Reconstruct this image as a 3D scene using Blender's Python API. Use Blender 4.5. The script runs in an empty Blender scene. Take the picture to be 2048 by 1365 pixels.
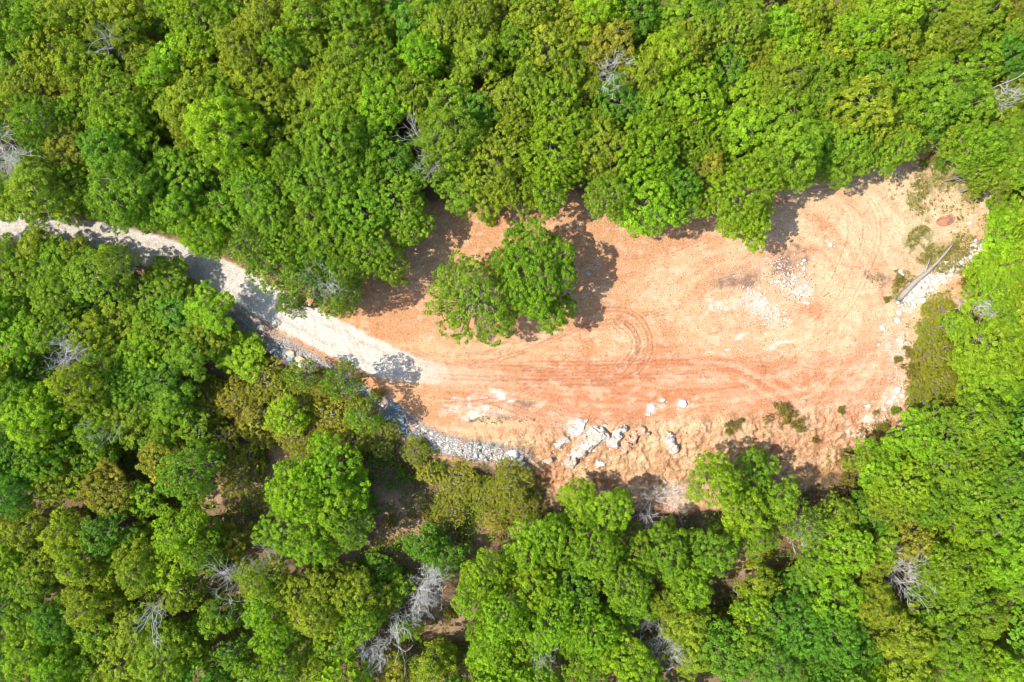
import bpy, math, random
import numpy as np
from mathutils import Vector, Matrix

# ------------------------------------------------------------------ camera, light, exposure
S = bpy.context.scene
C = S.collection
PPM = 20.0                                   # photograph pixels per metre on the pad (z = 0)
H = 102.4 * 28.0 / 36.0                      # drone height above the pad
cam = bpy.data.cameras.new("drone_camera"); cam.lens = 28; cam.sensor_width = 36
cam.clip_end = 3000
co = bpy.data.objects.new("drone_camera", cam); C.objects.link(co)
co.location = (0, 0, H); S.camera = co

TO_SUN = Vector((-1.0, -0.12, 1.5)).normalized()
ELEV = math.asin(TO_SUN.z); AZ = math.atan2(TO_SUN.x, TO_SUN.y)
W = bpy.data.worlds.new("World"); S.world = W; W.use_nodes = True
wn = W.node_tree.nodes; wl = W.node_tree.links
sky = wn.new("ShaderNodeTexSky"); sky.sky_type = 'NISHITA'; sky.sun_disc = False
sky.sun_elevation = ELEV; sky.sun_rotation = AZ
bg = wn["Background"]; bg.inputs[1].default_value = 0.15
wl.new(sky.outputs[0], bg.inputs[0])
sl = bpy.data.lights.new("sun", 'SUN'); sl.energy = 3.3; sl.angle = math.radians(0.5); sl.color = (1.0, 0.94, 0.84)
so = bpy.data.objects.new("sun", sl); C.objects.link(so)
so.rotation_euler = TO_SUN.to_track_quat('Z', 'Y').to_euler(); so.location = (-40, -6, 60)
S.view_settings.view_transform = 'Standard'; S.view_settings.look = 'None'
S.view_settings.exposure = 1.28; S.view_settings.gamma = 1.0
S.render.engine = 'CYCLES'
S.cycles.max_bounces = 5; S.cycles.diffuse_bounces = 4; S.cycles.glossy_bounces = 2; S.cycles.transmission_bounces = 3
S.cycles.filter_width = 1.0
random.seed(4); RNG = np.random.default_rng(7)

# ------------------------------------------------------------------ helpers
def tag(o, label=None, cat=None, group=None, kind=None):
    if label: o["label"] = label
    if cat: o["category"] = cat
    if group: o["group"] = group
    if kind: o["kind"] = kind
    return o
def mesh_np(name, V, F, mat=None, smooth=False):
    """V (n,3) array, F (m,k) array of equal sized faces"""
    me = bpy.data.meshes.new(name)
    V = np.asarray(V, dtype=np.float32); F = np.asarray(F, dtype=np.int32)
    k = F.shape[1]
    me.vertices.add(len(V)); me.vertices.foreach_set("co", V.ravel())
    me.loops.add(F.size); me.loops.foreach_set("vertex_index", F.ravel())
    me.polygons.add(len(F)); me.polygons.foreach_set("loop_start", np.arange(0, F.size, k, dtype=np.int32))
    me.update(calc_edges=True)
    me.polygons.foreach_set("use_smooth", np.full(len(F), bool(smooth)))
    if mat: me.materials.append(mat)
    me.validate()
    return me
def link(name, me, parent=None):
    o = bpy.data.objects.new(name, me); C.objects.link(o)
    if parent: o.parent = parent
    return o
def empty(name, loc, rz=0.0):
    o = bpy.data.objects.new(name, None); C.objects.link(o); o.location = loc; o.rotation_euler = (0, 0, rz)
    o.empty_display_size = 0.3
    return o
def hsh(ix, iy, seed):
    h = (ix.astype(np.int64) * 374761393 + iy.astype(np.int64) * 668265263 + seed * 1446649) & 0xffffffff
    h = ((h ^ (h >> 13)) * 1274126177) & 0xffffffff
    return ((h ^ (h >> 16)) & 0xffff) / 65535.0
def vnoise(x, y, seed=0):
    ix = np.floor(x); iy = np.floor(y); fx = x - ix; fy = y - iy
    fx = fx * fx * (3 - 2 * fx); fy = fy * fy * (3 - 2 * fy)
    a = hsh(ix, iy, seed); b = hsh(ix + 1, iy, seed); c = hsh(ix, iy + 1, seed); d = hsh(ix + 1, iy + 1, seed)
    return (a * (1 - fx) + b * fx) * (1 - fy) + (c * (1 - fx) + d * fx) * fy
def fbm(x, y, o=4, seed=0):
    s = 0; a = 0.5; t = 0
    for i in range(o):
        c_, s_ = math.cos(.7 + 1.1 * i), math.sin(.7 + 1.1 * i)
        s = s + a * vnoise((x * c_ - y * s_) * 2 ** i + 17.3 * i, (x * s_ + y * c_) * 2 ** i - 9.1 * i, seed + i); t += a; a *= 0.5
    return s / t
def sm(a, b, x):
    t = np.clip((x - a) / (b - a), 0, 1); return t * t * (3 - 2 * t)
def dist_poly(x, y, P):
    d = np.full(np.shape(x), 1e9)
    for (x0, y0), (x1, y1) in zip(P[:-1], P[1:]):
        dx, dy = x1 - x0, y1 - y0; L = dx * dx + dy * dy + 1e-12
        t = np.clip(((x - x0) * dx + (y - y0) * dy) / L, 0, 1)
        d = np.minimum(d, np.hypot(x - x0 - t * dx, y - y0 - t * dy))
    return d
def inside(x, y, P):
    r = np.zeros(np.shape(x), bool)
    n = len(P)
    for i in range(n):
        x0, y0 = P[i]; x1, y1 = P[(i + 1) % n]
        if y0 == y1: continue
        c = ((y0 > y) != (y1 > y)) & (x < (x1 - x0) * (y - y0) / (y1 - y0) + x0)
        r ^= c
    return r
def flat(px, py): return ((px - 1024) / PPM, (682.5 - py) / PPM)
def fl(L): return [flat(*p) for p in L]
def smooth_line(P, n=6):
    out = []
    for i in range(len(P) - 1):
        p0 = P[max(i - 1, 0)]; p1 = P[i]; p2 = P[i + 1]; p3 = P[min(i + 2, len(P) - 1)]
        for k in range(n):
            t = k / n
            out.append(tuple(0.5 * (2 * b + (c - a) * t + (2 * a - 5 * b + 4 * c - d) * t * t + (3 * b - a - 3 * c + d) * t ** 3)
                             for a, b, c, d in zip(p0, p1, p2, p3)))
    out.append(P[-1]); return out
def offset_line(P, d):
    P = np.array(P); T = np.gradient(P, axis=0); T /= np.linalg.norm(T, axis=1)[:, None] + 1e-9
    return [tuple(p) for p in P + d * np.stack([-T[:, 1], T[:, 0]], 1)]

# ------------------------------------------------------------------ terrain height
RIM = smooth_line(fl([(-400, 420), (0, 500), (200, 530), (380, 590), (460, 618), (540, 672), (660, 742), (760, 812), (870, 880), (960, 862),
          (1100, 842), (1300, 838), (1500, 820), (1800, 800), (1900, 870), (2100, 930), (2600, 980)]), 4)
RIMP = RIM + [(200, -300), (-200, -300)]
GULLY = smooth_line(fl([(1068, 905), (1085, 925), (1102, 950), (1098, 968), (1122, 985), (1146, 1002), (1150, 1020)]), 4)
DITCH = smooth_line(fl([(470, 625), (530, 672), (600, 715), (680, 765), (760, 815), (830, 862), (900, 893), (980, 908), (1045, 925)]), 4)
def height(x, y, fine=True):
    x = np.asarray(x, float); y = np.asarray(y, float)
    d = dist_poly(x, y, RIM); s = inside(x, y, RIMP)
    wid = np.where(x < -8, 4.5, 8.5)
    dep = np.where(x < -8, 1.6, 2.6)
    dep = 1.6 + 1.0 * sm(-12, -2, x); wid = 4.5 + 4.0 * sm(-12, -2, x)
    zs = -dep * sm(0.0, 1.0, d / wid) - 0.015 * np.minimum(d, 60)
    zn = 0.03 * np.clip(d - 16, 0, 40)
    z = np.where(s, zs, zn)
    z = z + 0.35 * (fbm(x / 9, y / 9, 3, 3) - 0.5)
    z = z - 0.28 * sm(1.3, 0.2, dist_poly(x, y, DITCH))
    if fine:
        bank = s * sm(0.2, 1.5, d) * sm(13, 9, d) * sm(-9, -5, x) * sm(42, 36, x)
        u = x * 0.93 + y * 0.42; v = -x * 0.42 + y * 0.93
        r = fbm(u / 0.55 + 2.2 * fbm(x / 1.6, y / 1.6, 3, 9), v / 2.2, 4, 11)
        z = z - bank * (0.15 * sm(0.50, 0.28, r) + 0.27 * (fbm(x / 0.5, y / 0.5, 5, 12) - .5) * 2 + .12 * sm(.10, .0, np.abs(fbm(u / .9, v / 1.6, 4, 15) - .5)))
        z = z - 0.5 * sm(0.75, 0.1, dist_poly(x + 0.5 * (fbm(x / .8, y / .8, 2, 5) - .5), y, GULLY)) * sm(8, 5, dist_poly(x, y, GULLY))
    return z
def at(px, py, h=0.0):
    """the point seen at this photograph pixel, h above the ground"""
    X, Y = flat(px, py); x, y = X, Y; z = 0
    for _ in range(4):
        z = float(height(np.array([x]), np.array([y]), False)[0]); k = (H - z - h) / H
        x, y = X * k, Y * k
    return x, y, z
def ground_z(x, y): return float(height(np.array([x]), np.array([y]))[0])

# ------------------------------------------------------------------ materials
def new_mat(name):
    m = bpy.data.materials.new(name); m.use_nodes = True
    n = m.node_tree.nodes; b = n["Principled BSDF"]; return m, n, m.node_tree.links, b
def mk_mix(n, l, a, b, fac, blend='MIX'):
    x = n.new("ShaderNodeMix"); x.data_type = 'RGBA'; x.blend_type = blend; x.clamp_factor = True
    for s, v in ((0, fac), (6, a), (7, b)):
        if isinstance(v, (int, float)): x.inputs[s].default_value = v
        elif isinstance(v, tuple): x.inputs[s].default_value = (*v, 1)
        else: l.new(v, x.inputs[s])
    return x.outputs[2]
def mk_noise(n, l, scale, detail=4, rough=0.55, vec=None, dist=0.0):
    t = n.new("ShaderNodeTexNoise"); t.inputs["Scale"].default_value = scale; t.inputs["Detail"].default_value = detail
    t.inputs["Roughness"].default_value = rough; t.inputs["Distortion"].default_value = dist
    if vec: l.new(vec, t.inputs["Vector"])
    return t.outputs[0]
def mk_map(n, l, v, a, b, c, d):
    t = n.new("ShaderNodeMapRange"); l.new(v, t.inputs[0])
    for i, q in enumerate((a, b, c, d)): t.inputs[i + 1].default_value = q
    return t.outputs[0]
def mk_math(n, l, op, a, b):
    t = n.new("ShaderNodeMath"); t.operation = op
    for i, v in enumerate((a, b)):
        if isinstance(v, (int, float)): t.inputs[i].default_value = v
        else: l.new(v, t.inputs[i])
    return t.outputs[0]

def ground_material():
    m, n, l, b = new_mat("earth")
    a = n.new("ShaderNodeAttribute"); a.attribute_name = "tint"
    tc = n.new("ShaderNodeTexCoord"); v = tc.outputs["Object"]
    n1 = mk_noise(n, l, 1.6, 6, 0.62, v); n2 = mk_noise(n, l, 4.0, 5, 0.7, v); n3 = mk_noise(n, l, 9.0, 3, 0.75, v)
    f = mk_math(n, l, 'MULTIPLY', mk_map(n, l, n1, .3, .7, .88, 1.12), mk_map(n, l, n2, .3, .7, .86, 1.14))
    n4 = mk_map(n, l, mk_noise(n, l, .45, 4, .6, v), .35, .65, .6, 1.2)
    f = mk_math(n, l, 'MULTIPLY', f, mk_math(n, l, 'ADD', 1.0, mk_math(n, l, 'MULTIPLY', mk_map(n, l, n3, .32, .68, -.34, .34), n4)))
    vm = n.new("ShaderNodeVectorMath"); vm.operation = 'SCALE'; l.new(a.outputs[0], vm.inputs[0]); l.new(f, vm.inputs[3])
    l.new(vm.outputs[0], b.inputs["Base Color"]); b.inputs["Roughness"].default_value = 0.95; b.inputs["Specular IOR Level"].default_value = 0.15
    bp = n.new("ShaderNodeBump"); bp.inputs["Strength"].default_value = 0.8; bp.inputs["Distance"].default_value = 0.10
    l.new(mk_math(n, l, 'ADD', n2, mk_math(n, l, 'MULTIPLY', n3, 0.35)), bp.inputs["Height"]); l.new(bp.outputs[0], b.inputs["Normal"])
    return m
def leaf_material(name, attr=False, trans=0.46):
    m, n, l, b = new_mat(name)
    r = n.new("ShaderNodeAttribute"); r.attribute_name = "rnd"
    if attr:
        a = n.new("ShaderNodeAttribute"); a.attribute_name = "tint"; base = a.outputs[0]; al = 0.5
    else:
        a = n.new("ShaderNodeObjectInfo"); base = a.outputs["Color"]; al = a.outputs["Alpha"]
    sc = n.new("ShaderNodeVectorMath"); sc.operation = 'SCALE'; l.new(base, sc.inputs[0])
    l.new(mk_map(n, l, r.outputs["Fac"], 0, 1, 0.62, 1.35), sc.inputs[3])
    # young leaf tips: warmer, paler leaves scattered through the crown
    warm = mk_mix(n, l, sc.outputs[0], (1.45, 1.06, 0.9), 1.0, 'MULTIPLY')
    tcl = n.new("ShaderNodeTexCoord"); tcl.name = 'own'
    pn = mk_noise(n, l, 0.9, 3, 0.6, tcl.outputs["Object"])
    w = mk_math(n, l, 'MULTIPLY', mk_map(n, l, mk_math(n, l, 'ADD', mk_math(n, l, 'MULTIPLY', r.outputs["Fac"], .45), mk_math(n, l, 'MULTIPLY', pn, .8)), .5, .85, 0, 1), al)
    col = mk_mix(n, l, sc.outputs[0], warm, w)
    l.new(col, b.inputs["Base Color"]); b.inputs["Roughness"].default_value = 0.5; b.inputs["Specular IOR Level"].default_value = 0.14
    tr = n.new("ShaderNodeBsdfTranslucent")
    l.new(mk_mix(n, l, col, (1.1, 1.25, 0.55), 1.0, 'MULTIPLY'), tr.inputs[0])
    mx = n.new("ShaderNodeMixShader"); mx.inputs[0].default_value = trans
    l.new(b.outputs[0], mx.inputs[1]); l.new(tr.outputs[0], mx.inputs[2]); l.new(mx.outputs[0], n["Material Output"].inputs[0])
    return m
def bark_material(name, c0, c1):
    m, n, l, b = new_mat(name)
    tc = n.new("ShaderNodeTexCoord")
    mp = n.new("ShaderNodeMapping"); mp.inputs["Scale"].default_value = (9, 9, 2); l.new(tc.outputs["Object"], mp.inputs[0])
    f = mk_map(n, l, mk_noise(n, l, 1.3, 5, .65, mp.outputs[0]), .3, .7, 0, 1)
    l.new(mk_mix(n, l, c0, c1, f), b.inputs["Base Color"]); b.inputs["Roughness"].default_value = .9
    return m
def rock_material():
    m, n, l, b = new_mat("quarry_rock")
    oi = n.new("ShaderNodeObjectInfo"); tc = n.new("ShaderNodeTexCoord"); v = tc.outputs["Object"]
    f = mk_map(n, l, mk_noise(n, l, 2.2, 6, .65, v), .3, .7, .52, .92)
    sc = n.new("ShaderNodeVectorMath"); sc.operation = 'SCALE'; l.new(oi.outputs["Color"], sc.inputs[0]); l.new(f, sc.inputs[3])
    d = mk_map(n, l, mk_noise(n, l, 1.3, 7, .68, v), .45, .64, 0, 1)
    ck = mk_map(n, l, mk_math(n, l, 'ABSOLUTE', mk_math(n, l, 'SUBTRACT', mk_noise(n, l, 1.7, 4, .6, v), .5), 0), 0, .018, .55, 1)
    d = mk_math(n, l, 'MULTIPLY', d, oi.outputs["Alpha"])
    sc2 = n.new('ShaderNodeVectorMath'); sc2.operation = 'SCALE'; l.new(mk_mix(n, l, sc.outputs[0], (.40, .20, .105), d), sc2.inputs[0]); l.new(ck, sc2.inputs[3])
    l.new(sc2.outputs[0], b.inputs["Base Color"]); b.inputs["Roughness"].default_value = .85
    bp = n.new("ShaderNodeBump"); bp.inputs["Strength"].default_value = .6; bp.inputs["Distance"].default_value = .06
    l.new(mk_noise(n, l, 6, 5, .65, v), bp.inputs["Height"]); l.new(bp.outputs[0], b.inputs["Normal"])
    return m
def rubble_material():
    m, n, l, b = new_mat("loose_rubble")
    a = n.new("ShaderNodeAttribute"); a.attribute_name = "tint"
    l.new(a.outputs[0], b.inputs["Base Color"]); b.inputs["Roughness"].default_value = .9
    return m
M_GROUND = ground_material(); M_LEAF = leaf_material("broad_leaf"); M_CEDAR = leaf_material("cedar_spray", trans=.15)
M_UNDER = leaf_material("undergrowth_leaf", True)
M_BARK = bark_material("grey_brown_bark", (.16, .125, .095), (.30, .25, .20)); M_DEAD = bark_material("bleached_wood", (.40, .375, .34), (.62, .59, .55))
M_ROCK = rock_material(); M_RUBBLE = rubble_material()

# ------------------------------------------------------------------ ground sheet
def axis(lo, hi, step, far):
    a = list(np.arange(lo, hi + step / 2, step)); s = step
    left = []; x = lo
    while x > -far: s = min(s * 1.18, 40); x -= s; left.append(x)
    s = step; right = []; x = hi
    while x < far: s = min(s * 1.18, 40); x += s; right.append(x)
    return np.array(left[::-1] + a + right)
CLEAR = [(-60, 425), (60, 432), (160, 440), (260, 462), (350, 488), (430, 515), (500, 540), (560, 560), (640, 560), (700, 520), (770, 470), (850, 410), (930, 400),
         (1030, 395), (1130, 385), (1200, 385), (1290, 370), (1400, 330), (1480, 315), (1560, 330), (1660, 335), (1760, 325), (1820, 300), (1850, 275), (1900, 285),
         (1960, 320), (1990, 380), (2000, 430), (1985, 500), (1965, 570), (1930, 640), (1870, 690), (1845, 760), (1840, 830), (1800, 880), (1740, 920),
         (1660, 980), (1560, 1040), (1400, 1030), (1280, 1040), (1150, 1025), (1100, 985), (1050, 955), (1020, 945), (940, 940), (880, 915), (800, 880),
         (740, 830), (670, 790), (600, 750), (530, 705), (470, 660), (420, 610), (360, 570), (280, 540), (190, 520), (90, 500), (-60, 490)]
CLEARW = fl(CLEAR)
ROADP = smooth_line(fl([(-500, 425), (-60, 445), (30, 455), (110, 462), (200, 476), (300, 500), (380, 526), (450, 558), (520, 598), (600, 640), (680, 682), (760, 718), (840, 742), (930, 757)]), 5)
def in_clear(x, y):
    d = dist_poly(x, y, CLEARW + CLEARW[:1]); return np.where(inside(x, y, CLEARW), d, -d)   # signed distance, positive inside

gx = axis(-34, 51, .10, 700); gy = axis(-19, 20.5, .10, 700)
X, Y = np.meshgrid(gx, gy); X = X.ravel(); Y = Y.ravel()
near = (X > -36) & (X < 53) & (Y > -23) & (Y < 24)
Z = height(X, Y)
wx = X + 1.0 * (fbm(X / 2.2, Y / 2.2, 4, 21) - .5) * 2; wy = Y + 1.0 * (fbm(X / 2.2, Y / 2.2, 4, 31) - .5) * 2
sd = in_clear(wx, wy)
col = np.zeros((len(X), 3))
def lay(c, w):
    global col
    w = np.clip(w, 0, 1)[:, None]; col = col * (1 - w) + np.array(c) * w
big = fbm(X / 7, Y / 7, 4, 41); mid = fbm(X / 1.8, Y / 1.8, 4, 51); fin = fbm(X / .45, Y / .45, 3, 61)
def ell(px, py, rx, ry, ang=0, soft=.5, warp=1.0):
    cx, cy = flat(px, py); ca, sa = math.cos(math.radians(ang)), math.sin(math.radians(ang))
    ex = X + warp * (mid - .5) * 2.2 + warp * .5 * (fin - .5); ey = Y + warp * (fbm(X / 1.8, Y / 1.8, 4, 71) - .5) * 2.2
    u = ((ex - cx) * ca + (ey - cy) * sa) / (rx / PPM); v = (-(ex - cx) * sa + (ey - cy) * ca) / (ry / PPM)
    return 1 - sm(1 - soft, 1 + soft, np.hypot(u, v))
# forest floor: leaf litter
col[:] = (.20, .125, .075)
lay((.28, .19, .115), sm(.35, .7, mid)); lay((.10, .09, .035), sm(.55, .75, fbm(X / 3, Y / 3, 4, 81)) * .7)
for g in [(800, 1060, 60, 70), (560, 930, 40, 40), (880, 1262, 75, 45), (440, 985, 90, 20), (1505, 1140, 60, 25), (1840, 1068, 40, 25), (1690, 92, 30, 30), (1345, 25, 15, 30),
          (1910, 255, 25, 30), (590, 1270, 30, 40), (690, 1110, 40, 30), (1080, 960, 60, 60), (350, 1270, 25, 20), (960, 1040, 90, 50), (1100, 1000, 60, 40), (570, 1235, 20, 25), (700, 1260, 40, 30), (1310, 1150, 30, 40), (185, 70, 15, 20)]:
    lay((.46, .30, .185), ell(*g, soft=.5) * .85)
# the cleared dirt
edge = sm(-.5, .6, sd)
lay((.575, .302, .145), edge)
pale = np.array((.68, .475, .275)); red = (.52, .190, .082); pink = (.58, .295, .165)
lay(pale, edge * sm(.45, .72, big) * .55)
for e, c, w in [((1600, 560, 270, 190), pale, .60), ((1790, 600, 130, 170), pale, .45), ((1500, 560, 120, 60), pink, .3), ((1760, 480, 60, 90), pink, .3), ((1870, 400, 150, 120), (.66, .52, .32), .8), ((1700, 430, 130, 110), pale, .55), ((1240, 520, 90, 60), (.58, .31, .16), .5),
                ((960, 700, 190, 30), pale, .45), ((1230, 690, 60, 50), pale, .35), ((1120, 780, 60, 25), pale, .5), ((760, 650, 80, 40), (.60, .28, .13), .5),
                ((1180, 900, 290, 75), (.62, .40, .215), .7), ((1450, 910, 230, 90), (.63, .41, .215), .75), ((1000, 870, 90, 32), (.66, .45, .24), .8), ((1650, 860, 150, 70), pink, .5),
                ((1660, 790, 190, 60), pink, .9), ((1640, 770, 120, 40), red, .35), ((1150, 800, 130, 45), pink, .55), ((1090, 830, 60, 40), pink, .6),
                ((1400, 745, 330, 40), red, .68), ((1300, 800, 330, 26), red, .40), ((1120, 815, 160, 22), pink, .6), ((1080, 790, 60, 30), red, .35), ((1460, 742, 75, 26, -5), red, .75), ((1180, 700, 18, 55), red, .6), ((1330, 690, 30, 45), red, .55), ((1250, 800, 130, 26), red, .55),
                ((1560, 770, 60, 45, -40), red, .5), ((1340, 780, 70, 25), red, .5), ((1160, 845, 60, 25), red, .35), ((1240, 838, 40, 14), red, .6), ((1195, 832, 30, 16), red, .5), ((1620, 617, 35, 16), red, .6), ((1290, 835, 60, 22), red, .45),
                ((1190, 912, 22, 24), red, .65), ((1240, 895, 22, 30), red, .45), ((1150, 925, 60, 12, 30), red, .3), ((1640, 905, 70, 22, -30), pink, .6), ((1110, 960, 30, 30), red, .55), ((1200, 985, 60, 14), red, .35),
                ((990, 922, 60, 10), red, .6), ((1700, 860, 60, 30), red, .3), ((1380, 480, 90, 25), red, .35), ((1420, 560, 25, 60), red, .2), ((1650, 440, 30, 16, -30), red, .5), ((1560, 500, 60, 14), red, .3),
                ((1700, 420, 60, 12, -30), red, .28), ((1640, 500, 60, 20), red, .3), ((870, 610, 60, 35), red, .2), ((820, 570, 30, 50), red, .2), ((1780, 720, 60, 60), pink, .6), ((1770, 560, 12, 40), red, .3)]:
    lay(c, edge * ell(*e) * w)
# mottling of the graded earth
lay(red, edge * sm(.52, .74, fbm(X / 1.3, Y / .7, 5, 91)) * .32); lay(pink, edge * sm(.5, .7, fbm(X / 2.4, Y / 1.6, 5, 92)) * .25); lay((.70, .53, .34), edge * sm(.54, .74, fbm(X / .8, Y / .5, 4, 93)) * .45)
lay((.40, .19, .10), edge * sm(.66, .8, fbm(X / .35, Y / .35, 3, 95)) * .35)
stk = fbm((X + 2.5 * np.sin(Y / 6)) / 5.5, (Y + 1.2 * np.sin(X / 9)) / .38, 4, 201)
lay((.74, .56, .36), edge * sm(.54, .70, stk) * sm(-14, -4, X) * sm(3, -2, Y + 3 * (big - .5)) * .24); lay(red, edge * sm(.46, .30, stk) * sm(-12, 0, X) * sm(40, 20, X) * sm(2, -2, Y) * .26)
arc = np.hypot((X - 22) / 1.25, Y - 3); st2 = fbm(arc / .45, np.arctan2(Y - 3, X - 22) * 1.6 + 4, 4, 207)
lay((.52, .235, .12), edge * sm(.50, .34, st2) * sm(16, 20, X) * .22); lay((.74, .56, .36), edge * sm(.55, .70, st2) * sm(16, 20, X) * .25)
# bank: straw, red rills
bankm = inside(X, Y, RIMP) * edge * sm(-10, -6, X)
u = X * .93 + Y * .42; v = -X * .42 + Y * .93
rl = fbm(u / .55 + 2.2 * fbm(X / 1.6, Y / 1.6, 3, 9), v / 2.2, 4, 11)
lay((.40, .20, .10), bankm * sm(.44, .28, rl) * .7); lay((.34, .17, .09), bankm * sm(.028, .0, np.abs(fbm(u / .9, v / 1.6, 4, 15) - .5)) * .7); lay(red, bankm * sm(.56, .72, fbm(X / 1.6, Y / 1.6, 4, 17)) * .4); lay((.66, .46, .25), bankm * sm(.5, .72, fbm(u / .5, v / 1.6, 3, 97)) * .5)
# dark brown debris
for e in [(1468, 566, 40, 14), (1490, 550, 22, 20), (1568, 528, 28, 20, 30), (1560, 545, 25, 12), (1606, 530, 18, 14), (1600, 497, 22, 8), (1435, 566, 8, 16), (1745, 556, 10, 12), (1765, 560, 8, 16), (1040, 800, 25, 8), (1000, 838, 40, 6), (950, 845, 20, 6)]:
    lay((.30, .185, .125), edge * ell(*e, soft=.6) * (.35 + .75 * sm(.4, .6, fin)))
# pale dust and bedrock showing
for e in [(945, 822, 48, 9), (935, 803, 34, 6), (965, 838, 30, 7), (1000, 793, 22, 9), (1516, 610, 20, 10, -40), (1490, 668, 18, 4, 25), (1600, 580, 18, 14), (1310, 806, 14, 8), (1366, 807, 10, 9), (1303, 820, 16, 9),
          (1153, 857, 16, 18), (1440, 612, 30, 10), (1820, 600, 26, 22, 45), (1880, 560, 50, 14, 30), (1800, 690, 14, 20), (1790, 800, 16, 14), (1740, 840, 14, 8), (1720, 870, 30, 7, -35), (1940, 440, 10, 7), (1735, 812, 8, 6), (1560, 690, 22, 4, 10)]:
    lay((.74, .66, .54), edge * ell(*e, soft=.7) * (.30 + .9 * sm(.42, .62, fin)) * .85)
# weedy, straw coloured top right corner
for e in [(1870, 350, 40, 40), (1840, 400, 22, 30), (1945, 390, 20, 14), (1845, 490, 34, 40), (1900, 520, 50, 26, 40), (1800, 590, 14, 26, 40), (1870, 310, 30, 20), (1920, 360, 30, 20)]:
    lay((.30, .26, .10), edge * ell(*e, soft=.6) * (.25 + .8 * sm(.4, .6, fin)))
# wheel tracks and scraper marks
DK = (.40, .145, .075); LT = (.70, .48, .30)
def track(P, w, c, k, offs=(0,), dent=.02):
    global Z
    base = smooth_line(fl(P), 6)
    bb = np.array(base); box = (X > bb[:, 0].min() - 3) & (X < bb[:, 0].max() + 3) & (Y > bb[:, 1].min() - 3) & (Y < bb[:, 1].max() + 3) & near
    idx = np.nonzero(box)[0]
    for o in offs:
        d = dist_poly(X[idx] + .16 * (fin[idx] - .5), Y[idx] + .12 * (mid[idx] - .5), offset_line(base, o))
        m = sm(w, w * .25, d); mk = m * k * .9 * sm(.22, .62, fbm(X[idx] / 1.6 + 5 * o, Y[idx] / 1.6, 3, 7)) * (.6 + .8 * fin[idx])
        ww = np.zeros(len(X)); ww[idx] = mk * edge[idx]
        lay(c, ww); Z[idx] -= dent * m * (.4 + 1.2 * fin[idx]); Z[idx] += .5 * dent * sm(w * 2.4, w * 1.5, d) * sm(w * .8, w * 1.4, d)
LOOP = [(940, 722), (1050, 690), (1130, 655), (1200, 633), (1252, 634), (1282, 660), (1288, 700), (1266, 735), (1220, 751), (1120, 753), (1000, 746), (860, 738)]
track(LOOP, .17, DK, .6, (-.75, -.45, .45, .8), .04); track(LOOP, .9, DK, .12)
track([(1230, 640), (1262, 668), (1268, 700), (1240, 735)], .15, DK, .6, (-.6, -.2, .3, .6), .03)
track([(850, 735), (1000, 741), (1200, 739), (1400, 737), (1540, 742)], .14, DK, .55, (-.9, -.55, .5, .85), .03)
track([(900, 765), (1050, 768), (1200, 763), (1350, 766)], .13, DK, .35, (-.4, .4), .03)
track([(650, 642), (700, 674), (760, 702), (850, 713), (1000, 709)], .13, (.40, .24, .15), .6, (0, .2), -.05)
track([(1470, 712), (1540, 694), (1620, 664), (1685, 604), (1722, 530), (1740, 470), (1730, 420), (1690, 395), (1620, 400)], .14, (.5, .25, .13), .28, (-1.2, -.75, .6, 2.1), .03)
track([(1380, 735), (1470, 745), (1550, 790), (1620, 850)], .35, LT, .5, (-.5, .6), .03); track([(1520, 715), (1532, 745), (1515, 770)], .25, DK, .5)
track([(890, 790), (970, 799), (1030, 818), (1085, 838)], .12, DK, .6, (-.35, .35), .04); track([(890, 812), (960, 806), (1020, 795), (1060, 770)], .14, DK, .5, (-.2, .3), .04)
track([(1140, 650), (1180, 700), (1172, 772)], .3, DK, .3); track([(1200, 845), (1213, 870), (1222, 900)], .12, DK, .4); track([(1228, 870), (1235, 848), (1262, 836), (1295, 834)], .14, DK, .6, (0,), .06)
track([(1170, 846), (1195, 835), (1215, 850)], .14, DK, .5, (0,), .05)
for k in range(26):                                    # faint scrape marks of the grader blade
    t = random.random(); x0 = 1150 + 600 * t; y0 = 500 + 260 * random.random(); L = random.uniform(60, 160); a = random.uniform(-.45, .25)
    track([(x0, y0), (x0 + L * .5, y0 + L * .5 * a + 4), (x0 + L, y0 + L * a)], .10, random.choice([DK, LT]), .35, (0, .3), .012)
# gravel drive
rd = dist_poly(X + .22 * (mid - .5) * 2, Y + .22 * (fin - .5) * 2, ROADP)
prog = sm(-4.5, -12.5, X + 3 * (mid - .5))
lay((.66, .47, .30), sm(1.9, .2, dist_poly(X + .6 * (mid - .5), Y + .8 * (fin - .5), fl([(780, 728), (900, 752), (1040, 760)]))) * sm(2.5, -5, X) * .6)
hw = 1.55 + .25 * sm(-38, -16, X)
hw = hw * (1 - .45 * sm(-15, -6, X)); roadm = sm(hw + .16, hw - .16, rd)
rc = np.stack([np.interp(X, [-52, -24, -12], a) for a in ((.56, .64, .69), (.51, .585, .605), (.45, .51, .50))], 1)
wgt = (roadm * prog)[:, None]; col = col * (1 - wgt) + rc * wgt
lay((.47, .40, .33), roadm * prog * sm(.32, .08, np.abs(rd - .78 - .15 * (mid - .5))) * sm(.3, .6, mid) * .55); lay((.50, .41, .32), roadm * prog * sm(.55, .75, fbm(u / .35, v / 2.5, 3, 101)) * .45)
lay((.62, .27, .12), sm(.85, .25, np.abs(rd - hw - 1.0)) * edge * sm(-8, -14, X) * sm(-28, -24, X) * sm(.3, .6, mid + .2) * .6 * inside(X, Y, offset_line(ROADP, -1.7) + [(0, -60), (-80, -60)]))
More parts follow.
